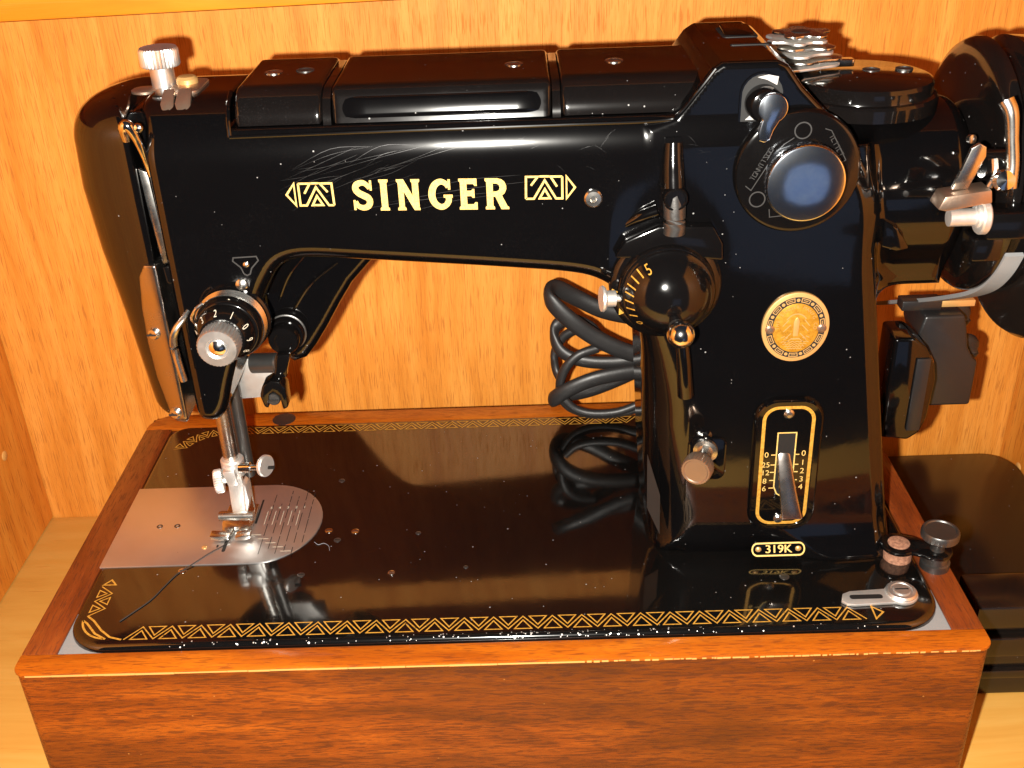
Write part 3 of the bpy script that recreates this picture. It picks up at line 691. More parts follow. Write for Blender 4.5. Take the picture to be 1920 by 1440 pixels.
# joint straps between the lids
for x in (129.05, 214.3):
    MB().prism([(y - .6, z - 1.2) for y, z in LP], lambda a, b, t: (t, a, b), x - 1.5, x + 1.5).build('lid_joint', 'enamel_top', mach)
MB().tube([(92.8, 54.2, 200.5), (92.6, 56.2, 206), (92.4, 60.5, 211), (92.2, 68, 213.8)], .9, 10, 6).build('tray_lip', 'enamel', mach)
MB().tube([(92.8, 53.9, 200.6), (150, 53.7, 201), (215, 53.6, 201.2), (252, 53.4, 201.6), (259, 52.8, 204), (265.5, 52.4, 212), (271.5, 52.4, 220)], .75, 10, 8).build('tray_moulding', 'enamel', mach)
# --- lettering and ornaments on the arm
mb = MB()
LX, LZ = 136.6, 171.6; SL = -.021
def let(x0, wd_, sx=1.):
    def fn(u, v): a = LX + x0 + u * wd_; b = LZ + SL * (x0 + u * wd_) + v * 12.6; return (a, sy(a, b) - .2, b)
    return fn
def thick(pts, ws, fn, n=5):
    P = catmull(pts, n); Wd = np.interp(np.linspace(0, 1, len(P)), np.linspace(0, 1, len(ws)), ws); ribs(mb, ribbon(P, Wd), fn)
U1 = lambda wd_: wd_
def letter_S(x0, w):
    f = lambda a, b: (LX + .9 * (x0 + a), sy(LX + .9 * (x0 + a), LZ + b) - .2, LZ + SL * (x0 + a) + b * .97)
    thick([(w - 1.0, 9.2), (w - 2.4, 10.7), (w * .5, 11.4), (1.9, 10.6), (1.35, 8.9), (2.4, 7.4), (w * .5, 6.4), (w - 2.0, 5.2), (w - 1.35, 3.5), (w - 2.3, 1.8), (w * .48, 1.2), (1.9, 2.0), (.9, 3.7)],
          [2.0, 2.0, 2.2, 2.5, 2.6, 2.7, 2.8, 2.8, 2.6, 2.4, 2.2, 2.0, 2.0], f)
    ribs(mb, ribbon([(w - .55, 8.2), (w - .55, 12.3)], .9), lambda a, b: (f(a, b)[0], f(a, b)[1] - .02, f(a, b)[2]))
    ribs(mb, ribbon([(.5, 4.4), (.5, .3)], .9), lambda a, b: (f(a, b)[0], f(a, b)[1] - .02, f(a, b)[2]))
def letter_poly(x0, loops):
    f = lambda a, b: (LX + .9 * (x0 + a), sy(LX + .9 * (x0 + a), LZ + b) - .2, LZ + SL * (x0 + a) + b * .97)
    mb.flat(loops, f)
letter_S(0, 8.3)
letter_poly(11.2, [[(0, 0), (3.9, 0), (3.9, .9), (3.3, 1.5), (3.3, 11.1), (3.9, 11.7), (3.9, 12.6), (0, 12.6), (0, 11.7), (.6, 11.1), (.6, 1.5), (0, .9)]])
letter_poly(18.6, [[(0, 0), (3.5, 0), (3.5, .9), (2.9, 1.5), (2.9, 7.6), (6.9, 0), (9.4, 0), (9.4, .6), (9.1, 1.3), (9.1, 11.1), (9.7, 11.7), (9.7, 12.6), (6.0, 12.6), (6.0, 11.7), (6.5, 11.1), (6.5, 5.9), (3.0, 12.6), (0, 12.6), (0, 11.7), (.6, 11.1), (.6, 1.5), (0, .9)]])
fG = lambda a, b: (LX + .9 * (31.9 + a), sy(LX + .9 * (31.9 + a), LZ + b) - .2, LZ + SL * (31.9 + a) + b * .97)
thick([(8.3, 9.3), (7.2, 10.8), (5.0, 11.5), (2.7, 10.2), (1.5, 7.8), (1.4, 5.0), (2.6, 2.5), (4.9, 1.2), (7.0, 1.9), (8.2, 3.6), (8.3, 5.4)], [2.0, 2.1, 2.3, 2.7, 2.9, 2.9, 2.7, 2.3, 2.2, 2.4, 2.6], fG)
gg = lambda a, b: (fG(a, b)[0], fG(a, b)[1] - .02, fG(a, b)[2])
ribs(mb, ribbon([(8.7, 8.2), (8.7, 12.4)], 1.0), gg); ribs(mb, ribbon([(6.2, 5.6), (10.0, 5.6)], 1.2), gg)
letter_poly(44.6, [[(0, 0), (7.6, 0), (7.6, 3.0), (6.7, 3.0), (6.1, 2.2), (3.3, 2.2), (3.3, 5.5), (5.2, 5.5), (5.7, 4.8), (6.5, 4.8), (6.5, 8.4), (5.7, 8.4), (5.2, 7.7), (3.3, 7.7), (3.3, 10.4), (6.1, 10.4), (6.7, 9.6), (7.6, 9.6), (7.6, 12.6), (0, 12.6), (0, 11.7), (.6, 11.1), (.6, 1.5), (0, .9)]])
ro = [(0, 0), (3.9, 0), (3.9, .9), (3.3, 1.5), (3.3, 5.2), (4.2, 5.2), (6.6, 0), (9.9, 0), (9.9, .9), (9.2, 1.3), (7.0, 5.6), (8.2, 6.6), (8.9, 8.2), (8.9, 9.6), (8.2, 11.2), (6.9, 12.2), (5.2, 12.6), (0, 12.6), (0, 11.7), (.6, 11.1), (.6, 1.5), (0, .9)]
rh = [(3.3, 7.3), (4.8, 7.3), (5.8, 7.8), (6.2, 8.9), (5.8, 10), (4.8, 10.5), (3.3, 10.5)]
letter_poly(55.6, [ro, rh[::-1]])
mb.build('name_lettering', 'pale_gold', body)
def ornament(x0, x1, zc, flip):
    mb = MB(); sgn = -1 if flip else 1; w = x1 - x0; hh = 4.3
    cx = (x0 + x1) / 2; X = lambda u: cx + sgn * u
    f = lambda a, b: (X(a), sy(X(a), zc + b) - .2, zc + b + SL * sgn * a)
    h = w / 2; t = .8
    tip = -h + 4.0
    ribs(mb, ribbon([(-h, 0), (tip - .8, hh), (tip - .8, -hh)], t, True), f)
    ribs(mb, ribbon([(tip + .8, hh), (tip + .8, -hh), (tip + 3.2, -hh), (tip + 7.4, hh - 1.4), (tip + 11.6, -hh), (h, -hh)], t), f)
    ribs(mb, ribbon([(h, -hh), (h - .2, hh), (h - 4.6, hh), (h - 2.0, .9)], t), f)
    ribs(mb, ribbon([(tip + .8, hh), (tip + 5.2, hh), (tip + 2.8, 0.4)], t), f)
    ribs(mb, ribbon([(tip + 5.4, -hh + .1), (tip + 9.4, -hh + .1), (tip + 7.4, -.6)], t, True), f)
    ribs(mb, ribbon([(tip + 5.6, hh + .1), (h - 5.2, hh + .1)], t), f)
    return mb.build('gold_ornament', 'pale_gold', body)
ornament(111.6, 129.2, 178.6, False); ornament(202.0, 220.6, 178.2, True)
s = MB().lathe((227.5, 52, 173.4), (0, -1, 0), [(3.5, 0), (3.5, 1.6), (2.9, 2.2), (1.3, 2.3), (.9, 1.4), (0, 1.4)], 28).build('arm_screw', 'nickel', body)
# wear: fine scratches round the lettering
mb = MB()
def scr(pts, w):
    P = catmull(pts, 4); ribs(mb, ribbon(P, [w * max(.12, math.sin(math.pi * (i + .3) / len(P)) * random.uniform(.4, 1.2)) for i in range(len(P))]), face(.14))
for i in range(26):
    x0 = random.uniform(108, 150); z0 = random.uniform(178, 190); L = random.uniform(10, 42); sl = random.uniform(.18, .5); b = random.uniform(-1.5, 1.5)
    scr([(x0, z0), (x0 + L * .5, z0 + L * .5 * sl + b), (x0 + L, min(196, z0 + L * sl))], random.uniform(.05, .11))
for x0, z0, x1, z1 in ((134, 171.5, 196, 177.5), (150, 174.5, 205, 181), (165, 180, 200, 183.5), (113, 172.4, 128, 178), (160, 171, 190, 176)): scr([(x0, z0), ((x0 + x1) / 2, (z0 + z1) / 2 + .8), (x1, z1)], .13)
for i in range(22):
    x0 = random.uniform(195, 300); z0 = random.uniform(186, 197); a = random.uniform(-.9, .9); L = random.uniform(2, 6)
    scr([(x0, z0), (x0 + L * .5 * math.cos(a), z0 + L * .5 * math.sin(a) + .2), (x0 + L * math.cos(a), min(199, z0 + L * math.sin(a)))], .045)
mb.build('surface_scratches', 'scratch', body, kind='stuff')
# --- top of the head: thread knob and clip
kn = MB().lathe((62, 86, 211), (0, 0, 1), [(5.4, 0), (5.4, 1.2), (4.6, 1.6), (4.6, 9), (7.2, 9.6), (7.6, 10.2), (7.6, 15.6), (7.0, 16.6), (0, 16.8)], 72, knurl=(5, 6), kd=.5).build('pressure_knob', 'silver', mach)
MB().lathe((55, 83, 211.5), (0, 0, 1), [(5.2, 0), (5.2, .9), (4.4, 1.3), (0, 1.35)], 28).build('top_cap', 'bronze', mach)
gc = MB().prism(rrect(67, 79, 70, 92, 4), lambda a, b, t: (a, b, t), 212.4, 214.2).build('thread_clip', 'bronze', mach, bevel=.5)
for x0, x1 in ((66.5, 70.6), (72, 77)):
    MB().prism([(x0, 0), (x1, 0), (x1 + .4, 9), (x1 - 1.2, 12.5), (x0 + .8, 12.5), (x0 - .6, 8)], lambda a, b, t: (a, 71 - b * .72 - t * .5, 214 - b * .42 - b * b * .012 + t * .8), 0, 1.8).build('clip_prong', 'bronze', gc, bevel=.4)
MB().lathe((71.8, 84, 213.8), (0, 0, 1), [(4.2, 0), (4.2, 2.0), (3.2, 3.0), (0, 3.2)], 28).build('clip_screw', 'brass_rim', gc)
# --- housing on top of the pillar
MB().prism(rrect(281, 295, 94, 113, 2), lambda a, b, t: (a, b, t), 221.4, 222.2).build('window_recess', 'hole', mach)
MB().prism(rrect(282.2, 294, 96, 112, 2), lambda a, b, t: (a, b, t + (b - 104) * .08), 221.6, 223.2).build('housing_window', 'enamel', mach, bevel=.5)
MB().prism(rrect(281.5, 296.5, 79.5, 81.5, .9), lambda a, b, t: (a, b, t), 221.6, 222.25).build('housing_slot', 'hole', mach)
# selector lever in its arched opening
arch = [(281, 200.5), (281, 208.5)] + [(288.8 - 7.8 * math.cos(R(a)), 210.2 + 7.8 * math.sin(R(a))) for a in range(10, 171, 16)] + [(296.8, 208), (296.8, 200.5)]
mb = MB().flat([arch], lambda a, b: (a, 52.1, b)); ar = mb.build('lever_opening', 'hole', mach)
mb = MB(); ribs(mb, ribbon(arch, .7), lambda a, b: (a, 51.9, b)); mb.build('opening_edge', 'enamel', ar)
mb = MB().flat([[(286.5, 216.6), (290.5, 217.4), (294.2, 216.6), (293.8, 213.6), (290, 215.6)]], lambda a, b: (a, 51.75, b)); mb.flat([[(283, 201.2), (285.6, 203.6), (288.4, 204), (288.4, 201.2)]], lambda a, b: (a, 51.75, b)); mb.flat([[(293.6, 203.6), (296, 206), (296, 201.4), (293.6, 201.2)]], lambda a, b: (a, 51.75, b))
mb.build('opening_plate', 'satin', ar)
MB().lathe((289, 52, 207.5), (0.05, -1, 0), [(6.6, 0), (6.4, 4), (5.4, 6.5), (3.6, 7.2)], 40).build('lever_hub', 'knob_black', mach)
thumb = circ(290.8, 207.8, 5.3, 28); lvl = []
for a in range(-50, 231, 14): lvl.append((290.8 + 5.3 * math.cos(R(a)), 207.8 + 5.3 * math.sin(R(a))))
lvl += [(287.2, 203.4), (286.2, 199.2), (286.6, 196.2), (288.6, 195.4), (290.6, 196.6), (291.6, 200), (293.4, 203.2)]
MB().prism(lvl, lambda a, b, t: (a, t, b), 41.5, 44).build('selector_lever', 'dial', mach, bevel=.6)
# --- large pattern knob
bkn = MB().lathe((303.5, 52.5, 181.6), AX, [(23.6, 0), (23.6, 3), (22.8, 4.4), (21.6, 4.9), (0, 4.9)], 72).build('pattern_dial', 'knob_black', mach)
mb = MB(); f0 = lambda off: (lambda a, b: (303.5 + a, 47.6 - off, 181.6 + b))
ribs(mb, ribbon([(-19.4, -4.2), (-17.2, -6.0), (-9.4, 7.6), (-6.4, 11.2), (-2.8, 13.6)], .34), f0(.08)); ribs(mb, ribbon(circ(0.2, 16.2, 3.0, 24), .5, True), f0(.08)); ribs(mb, ribbon(circ(-14.6, -9.6, 2.9, 24), .5, True), f0(.08))
ribs(mb, ribbon([(8.2, 16.6), (10.6, 15.8), (17.0, 4.6), (15.4, 3.4)], .34), f0(.08)); ribs(mb, ribbon([(-9.8, -13.6), (-9.4, -16.8), (2.5, -15.8)], .34), f0(.08))
def slanted(cx, cz, ang, size):
    c, s = math.cos(ang), math.sin(ang); return lambda u, v: (303.5 + cx + u * c - v * s, 47.5, 181.6 + cz + u * s + v * c)
# worn engraving: only stroke ends of the characters can be made out
for i in range(9):
    a = R(61); q = -5.6 + i * 1.5
    px_, pz_ = -14.2 + q * math.cos(a), 3.6 + q * math.sin(a)
    st = random.choice([[(-.7, -.9), (.6, -.9), (-.6, .9), (.7, .9)], [(-.6, .9), (.6, .9), (0, .9), (0, -.9)], [(.6, .8), (-.6, .8), (-.6, -.8), (.6, -.8), (.6, .1)], [(-.6, -.9), (-.6, .9), (.6, -.9), (.6, .9)]])
    ribs(mb, ribbon(st, .26), slanted(px_, pz_, a, 1))
for i in range(6):
    a = R(-59); q = -4 + i * 1.6; px_, pz_ = 13.0 + q * math.cos(a), 10.2 + q * math.sin(a)
    st = random.choice([[(.6, .8), (-.6, .8), (-.6, -.8), (.6, -.8)], [(-.6, .9), (.6, .9), (0, .9), (0, -.9)], [(-.6, -.9), (-.6, .9), (.5, .5), (-.4, 0), (.6, -.9)]])
    ribs(mb, ribbon(st, .26), slanted(px_, pz_, a, 1))
mb.build('dial_engraving', 'grey_mark', bkn)
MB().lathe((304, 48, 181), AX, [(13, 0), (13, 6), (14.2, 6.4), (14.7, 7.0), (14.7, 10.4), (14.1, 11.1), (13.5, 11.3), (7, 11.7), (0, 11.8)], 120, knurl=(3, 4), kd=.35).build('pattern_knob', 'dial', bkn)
# --- stitch width dial
zz = (256, 52, 136.5)
ring = MB().lathe((zz[0], 53, zz[2]), AX, [(22, -3), (22, 3.2), (21, 4.6), (19.2, 5.4), (18.6, 8.4), (18.2, 8.8)], 72).build('width_dial', 'knob_black', mach)
MB().prism([(235.6, 150.5), (239.5, 157), (252, 162.4), (254, 162.6), (273, 162), (277, 155), (277.5, 148), (262, 150), (245, 150)], lambda a, b, t: (a, t, b), 46.6, 53).build('dial_bracket', 'knob_black', ring, bevel=.8)
DOM = [(18.3, 8.0), (18.3, 9.2), (17.6, 9.8), (16.8, 10.2), (15.6, 12.4), (13.6, 15.0), (11, 17.4), (8, 19.2), (4.5, 20.4), (2, 20.7), (0, 20.8)]
dome = MB().lathe((zz[0] + .4, 53, zz[2] - .6), AX, DOM, 72).build('width_dome', 'knob_black', ring, angle=50)
hr = lambda r: float(np.interp(r, [q[0] for q in DOM[::-1]], [q[1] for q in DOM[::-1]]))
def polar(rad, ang, off=.2):
    c, s = math.cos(R(ang)), math.sin(R(ang))
    def fn(u, v):
        tq = R(ang - 90); du = u * math.cos(tq) - v * math.sin(tq); dv = u * math.sin(tq) + v * math.cos(tq)
        x = rad * c + du; z = rad * s + dv; return (zz[0] + .4 + x, 53 - hr(math.hypot(x, z)) - off, zz[2] - .6 + z)
    return fn
mb = MB()
for k, a in enumerate(np.linspace(208, 138, 7)):
    if k == 0: put_text(mb, '0', 3.6, polar(15.2, 222))
    ribs(mb, ribbon([(0, -1.5), (0, 1.5)], .6), polar(15.6, a))
put_text(mb, '5', 4.4, polar(14.9, 125))
mb.build('dial_scale', 'gold', dome)
mb = MB()
def onring(ang): 
    c, s = math.cos(R(ang)), math.sin(R(ang))
    def fn(u, v):
        tq = R(ang - 90); return (zz[0] + 20.1 * c + u * math.cos(tq) - v * math.sin(tq), 53 - 5.5, zz[2] + 20.1 * s + u * math.sin(tq) + v * math.cos(tq))
    return fn
for a in (92, 60): ribs(mb, ribbon([(-1.4, -1.6), (-.4, 1.4), (.2, -1), (1.0, 1.6), (1.6, -.4)], .5), onring(a)); ribs(mb, ribbon([(-1.5, .2), (1.6, .5)], .4), onring(a))
ribs(mb, ribbon([(-2, -.6), (-.6, 1.4), (.2, -.8), (1.6, 1.2)], .6), onring(183)); mb.flat([[(-1.4, -.9), (1.4, -.2), (-1.2, 1.2)]], onring(207))
mb.build('ring_symbols', 'gold', ring, kind='stuff')
ps = MB().tube([(257, 50.5, 194), (257, 48.6, 186), (257.2, 46.8, 178)], [3.4, 4.0, 4.2], 18, 6).build('pivot_arm', 'knob_black', ring)
MB().tube([(257.6, 47.5, 176), (257.9, 46.5, 168), (258, 46.5, 160)], [4.4, 4.2, 4.2], 18, 5).build('pivot_post', 'dark_steel', ring)
MB().lathe((257.7, 47.5, 174.5), AX, [(4.6, 0), (4.6, 4.2), (4.2, 4.8), (3.6, 4.9), (3.4, 4.4), (0, 4.4)], 32).build('pivot_cap', 'knob_black', ring)
MB().prism(rrect(253.8, 260.2, 192.5, 196, .6), lambda a, b, t: (a, sy(a, b) - t, b), -1.5, 1.0).build('pivot_stop', 'enamel', ring)
MB().tube([(238, 53.5, 160), (246, 51, 165.5), (252, 50, 168)], [1.0, 2.4, 2.6], 14, 5).build('bracket_web', 'enamel', ring)
sc1 = MB().lathe((237.5, 45.5, 134), (-1, -.15, .06), [(1.4, -3), (1.4, 1.5), (3.2, 1.8), (3.2, 5.4), (4.6, 5.8), (5.2, 6.6), (5.0, 7.4), (0, 7.6)], 40).build('side_screw', 'satin', ring)
lev = MB().tube([(261, 50, 127), (262, 46.5, 119), (263.6, 45.5, 108), (264.8, 46, 96), (265.6, 47, 88.5)], [2.6, 2.6, 2.9, 3.2, 3.4], 16, 6).build('width_lever', 'enamel', mach)
MB().tube([(258.5, 34, 127), (258.8, 29, 127.4)], 3.0, 14, 1).build('ball_stem', 'dark_steel', lev)
MB().lathe((259, 25, 127.6), AX, [(0, -5.4)] + [(5.4 * math.sin(R(t)), -5.4 * math.cos(R(t))) for t in range(15, 166, 15)] + [(0, 5.4)], 36).build('lever_ball', 'chrome', lev)
# --- thumb screw left of the stitch plate
tp = MB().prism(rrect(268.5, 285, 43.5, 65, 4, 6), faced, -1.5, 1.2).build('screw_plate', 'enamel', mach, bevel=.8)
MB().lathe((276, 50, 59.5), (-.3, -1, .0), [(5.2, 0), (5.2, 1.8), (3.4, 2.2), (3.0, 6), (2.8, 14)], 32).build('screw_post', 'nickel', tp)
MB().lathe((271.2, 36.4, 61), (-.45, -1, .05), [(0, 0), (6, 0), (6.4, .6), (6.4, 6), (5.9, 6.6), (5.2, 6.6), (4.8, 6.2), (0, 6.2)], 64, knurl=(2, 3), kd=.5).build('screw_head', 'bronze', tp)
MB().lathe((276.5, 51, 66.2), (0, -1, .4), [(2.0, -1.5), (1.8, .6), (0, 1.3)], 24).build('oil_cap', 'enamel', mach)
# --- maker's oval badge
bc = (309, 116.5); by = 50.4
bdg = MB().prism(circ(bc[0], bc[1], 13.6, 64, 15.4), lambda a, b, t: (a, sy(309, 116) - t, b), -.6, 1.3).build('maker_badge', 'brass_rim', mach, bevel=.5)
Y0 = sy(309, 116) - 1.3
fb = lambda off: (lambda a, b: (bc[0] + a, Y0 - off, bc[1] + b))
mb = MB(); 
def ell(r1, r2, n=64): return circ(0, 0, r1, n, r2)
mb.flat([ell(11.9, 13.5)], fb(.06)); mb.build('badge_band', 'hole', bdg)
MB().prism(ell(9.4, 10.9), lambda a, b, t: (bc[0] + a, Y0 - t, bc[1] + b), 0, .45).build('badge_field', 'brass', bdg, bevel=.2)
mb = MB()
for k in range(11):
    a = R(90 - k * 360 / 11); mb.flat([circ(10.65 * math.cos(a), 12.2 * math.sin(a), .72, 16)], fb(.16))
    t0, t1 = a - R(7.6), a - R(360 / 11 - 7.6); seg = np.linspace(t0, t1, 6)
    lp = [(11.45 * math.cos(t), 13.0 * math.sin(t)) for t in seg] + [(9.95 * math.cos(t), 11.5 * math.sin(t)) for t in seg[::-1]]
    mid = [(10.7 * math.cos(t), 12.25 * math.sin(t)) for t in seg[1:-1]]
    ribs(mb, ribbon(lp, .36, True), fb(.16)); ribs(mb, ribbon(mid, .3), fb(.16))
mb.build('badge_key_pattern', 'brass_rim', bdg)
mb = MB(); Yf = .5
for k, ch in enumerate('THE SINGER MANFG CO'):
    a = R(186 - k * 192 / 18)
    if ch == ' ': continue
    c, s = math.cos(a), math.sin(a); tq = a - math.pi / 2
    put_text(mb, ch, 2.0, lambda u, v, c=c, s=s, tq=tq: (bc[0] + 7.6 * c + u * math.cos(tq) - v * math.sin(tq), Y0 - .62, bc[1] + 1.0 + 8.4 * s + u * math.sin(tq) + v * math.cos(tq)))
ribs(mb, ribbon([(4.6 * math.cos(R(a)), 1 + 5.4 * math.sin(R(a))) for a in range(35, 150, 8)], .5), fb(.62))
for sx in (-1, 1):
    for q in ((2.2, 1.6, 5.0, -1.4), (1.8, -2.2, 4.2, -4.6), (3.2, 3.8, 5.4, 1.0)): ribs(mb, ribbon([(sx * q[0], q[1]), (sx * q[2], q[3])], .42), fb(.62))
    for q in range(3): ribs(mb, ribbon([(sx * (1.6 + q * 1.3), -4.6 + q * .6), (sx * (3.4 + q * 1.2), -6.0 + q * .9)], .36), fb(.62))
for q in range(4): ribs(mb, ribbon([(-5.6 + q * .8 + i * (11.2 - 1.6 * q) / 12, -6.0 - q * 1.0 + (.22 if i % 2 else -.22)) for i in range(13)], .34), fb(.62))
ribs(mb, ribbon([(-1.8, -4.6), (1.8, -4.6)], .6), fb(.7)); mb.build('badge_relief', 'brass_rim', bdg)
MB().prism([(-1.1, -3.4), (1.0, -3.4), (1.2, 3.2), (.7, 4.6), (.1, 5.2), (-.7, 4.4), (-1.2, 3.0)], lambda a, b, t: (bc[0] + a, Y0 - t, bc[1] + b), .4, 1.1).build('badge_shuttle', 'brass_rim', bdg, bevel=.3)
for sx in (-1, 1): MB().lathe((bc[0] + sx * 10.4, Y0 + .2, bc[1] - .4), AX, [(1.9, 0), (1.9, .8), (1.2, 1.4), (0, 1.5)], 20).build('badge_rivet', 'bronze', bdg)
# --- stitch length plate
def lean(a, b, t):  # follows the pillar front
    return (a, sy(a, b) - t, b)
cx0, cx1, cz0, cz1 = 295.4, 324.4, 16.6, 84
ysp = lambda b: 50.2
Lp = lambda a, b, t: (a + (80 - b) * .012, ysp(b) - t, b)
bez = MB()
lo_ = rrect(cx0, cx1, cz0, cz1, 9.5, 8); li_ = rrect(cx0 + 3, cx1 - 3, cz0 + 3, cz1 - 3, 7, 8)
n = len(lo_); v = [Lp(a, b, -2.5) for a, b in lo_] + [Lp(a, b, 1.2) for a, b in lo_] + [Lp(a * .93 + 309.9 * .07, b * .97 + 50.3 * .03, 2.6) for a, b in lo_] + [Lp(a, b, 2.4) for a, b in li_] + [Lp(a, b, 1.5) for a, b in li_]
bez.add(v, [(k * n + i, k * n + (i + 1) % n, (k + 1) * n + (i + 1) % n, (k + 1) * n + i) for k in range(4) for i in range(n)] + [tuple(range(4 * n, 5 * n))])
bezo = bez.build('stitch_plate', 'enamel', mach, angle=45)
fp = lambda off: (lambda a, b: Lp(a, b, 1.5 + off))
g_o = rrect(cx0 + 3.3, cx1 - 3.3, cz0 + 3.3, cz1 - 3.3, 6.8, 8)
mb = MB(); ribs(mb, ribbon(rrect(cx0 + 4.1, cx1 - 4.1, cz0 + 4.1, cz1 - 4.1, 6.2, 8), 1.5, True), fp(.1)); mb.build('gold_frame', 'gold', bezo)
slot = [(305.8, 67.5), (313.6, 67.5), (313.6, 40), (312.4, 36.4), (309.8, 34.6), (307.2, 36.4), (305.8, 40)]
mb = MB().flat([slot], fp(.06)); mb.build('lever_slot', 'hole', bezo)
mb = MB(); ribs(mb, ribbon(slot, .55, True), fp(.1))
for z in (56.5, 51.4, 47.6, 43.4, 39.4):
    ribs(mb, ribbon([(303.6, z), (305.6, z)], .5), fp(.1)); ribs(mb, ribbon([(313.8, z), (315.6, z)], .5), fp(.1))
for z, t in zip((56.5, 51.4, 47.3, 43.0, 39.0), ('0', '25', '12', '8', '6')): put_text(mb, t, 3.7, lambda u, v, z=z: fp(.12)(301.6 + u, z + v))
for z, t in zip((56.9, 52.2, 47.9, 43.6, 39.6), ('0', '1', '2', '3', '4')): put_text(mb, t, 3.9, lambda u, v, z=z: fp(.12)(317.4 + u, z + v))
mb.build('plate_numbers', 'pale_gold', bezo)
for z in (77, 23.2): MB().lathe((309.6, ysp(z) - 1.4, z), AX, [(2.2, 0), (2.2, .8), (1.4, 1.5), (0, 1.6)], 22).build('plate_rivet', 'nickel', bezo)
lv = MB()
lvp = [(309.2, 60, 50.0), (309.6, 54, 47), (310.6, 46, 44.5), (312.0, 37, 42.5), (313.6, 28.0, 40)]
wd2 = [2.4, 3.0, 3.4, 3.9, 4.7]; vs = []
for (x, z, y), w_ in zip(lvp, wd2): vs += [(x - w_, y, z), (x + w_, y, z), (x + w_, y + 2.4, z), (x - w_, y + 2.4, z)]
fs = [(k * 4 + i, k * 4 + (i + 1) % 4, (k + 1) * 4 + (i + 1) % 4, (k + 1) * 4 + i) for k in range(4) for i in range(4)] + [(3, 2, 1, 0), (16, 17, 18, 19)]
lv.add(vs, fs); lvo = lv.build('stitch_lever', 'dull_plate', bezo, bevel=1.0)
# --- model tag
tz, tx = 8.6, 310.2
ty = lambda b: 46.09 + (b - 8.6) * .49
tg = MB().prism(rrect(tx - 12, tx + 12, tz - 2.9, tz + 2.9, 2.8, 8), lambda a, b, t: (a, ty(b) - t, b), -1.0, .9).build('model_tag', 'enamel', mach, bevel=.2)
ft = lambda off: (lambda a, b: (a, ty(b) - .9 - off, b))
mb = MB(); ribs(mb, ribbon(rrect(tx - 11.6, tx + 11.6, tz - 2.5, tz + 2.5, 2.4, 8), .65, True), ft(.12))
put_text(mb, '319K', 4.6, lambda u, v: ft(.14)(tx + u * 1.22, tz + v)); put_text(mb, '319K', 4.6, lambda u, v: ft(.16)(tx + .18 + u * 1.22, tz + v)); mb.build('model_number', 'pale_gold', tg)
for sx in (-1, 1): MB().lathe((tx + sx * 8.9, ty(tz) - .6, tz), AX, [(1.35, 0), (1.35, .5), (.8, 1.0), (0, 1.1)], 18).build('tag_rivet', 'brass_rim', tg)
# small inspection panel on the pillar's left flank
MB().prism([(252.6, 24), (258.0, 13), (257.6, 34), (252.2, 52)], lambda a, b, t: (a, 59.5 - (a - 252) * 1.05 - t, b), 0, .5).build('flank_label', 'dark_steel', mach)
# --- round cam cover and the stack of cams
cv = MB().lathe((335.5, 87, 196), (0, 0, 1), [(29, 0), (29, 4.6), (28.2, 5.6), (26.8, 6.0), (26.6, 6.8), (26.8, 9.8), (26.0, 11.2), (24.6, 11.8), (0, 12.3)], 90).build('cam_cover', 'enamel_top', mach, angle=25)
for x, y in ((340, 92), (353, 92)): MB().lathe((x, y, 207.6), (0, 0, 1), [(3.4, 0), (3.4, .9), (2.5, 1.0), (2.3, .6), (0, .7)], 24).build('cover_screw', 'dark_steel', cv)
cams = MB().lathe((313, 101, 206), (0, 0, 1), [(4, 0), (4, 15.6), (3.4, 16.2), (0, 16.2)], 32).build('cam_stack', 'dark_steel', mach)
for k in range(6):
    z = 209.4 + 2.3 * k; nl = (3, 4, 5, 4, 6, 5)[k]; r0 = (15.5, 13.5, 12.5, 12, 11, 10)[k]; ph = k * .9 + .4; lp = []
    for i in range(60):
        a = 2 * math.pi * i / 60; lp.append((313 + (-1.6, 1.8, -.8, 1.2, -1.5, .6)[k] + (r0 + (1.9 if k else 2.6) * math.tanh(1.6 * math.cos(nl * a + ph))) * math.cos(a), 101 + (r0 + 1.9 * math.tanh(1.6 * math.cos(nl * a + ph))) * math.sin(a)))
    MB().prism(lp, lambda a, b, t: (a, b, t), z, z + 1.05).build('cam_disc', 'nickel' if k % 2 else 'satin', cams, bevel=.25)
MB().prism(rrect(320, 334.5, 96, 101, 1), lambda a, b, t: (a, b, t), 208.6, 211.4).build('cam_follower', 'chrome', cams, bevel=.4)
# --- hand wheel
wc = (88, 169)
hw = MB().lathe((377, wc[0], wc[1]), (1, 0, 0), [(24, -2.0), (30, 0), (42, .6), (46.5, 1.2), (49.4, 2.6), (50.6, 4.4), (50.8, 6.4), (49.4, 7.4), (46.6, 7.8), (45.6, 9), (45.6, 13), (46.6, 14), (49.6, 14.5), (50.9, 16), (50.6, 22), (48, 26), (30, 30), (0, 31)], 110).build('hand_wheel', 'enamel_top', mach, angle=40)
MB().lathe((394, 62, 149), (1, .1, 0), [(0, 0), (36, 0), (40, 1.5), (42, 4.5), (42, 22), (38, 26), (0, 26)], 72).build('belt_guard', 'case_black', mach)
bl = []; 
for a in np.linspace(222, 241, 6): bl.append((386.6, wc[0] + 47 * math.cos(R(a)) , wc[1] + 47 * math.sin(R(a))))
mb = MB(); path = [(386.8, 41, 149), (386.8, 46.5, 139.5), (386.8, 55, 130), (386.8, 66, 122), (386.8, 82, 113), (386.8, 110, 98.5), (386.8, 150, 79), (386.8, 176, 66)]
P = catmull(path, 6); vs = []; T = np.gradient(P, axis=0); T /= np.linalg.norm(T, axis=1)[:, None]
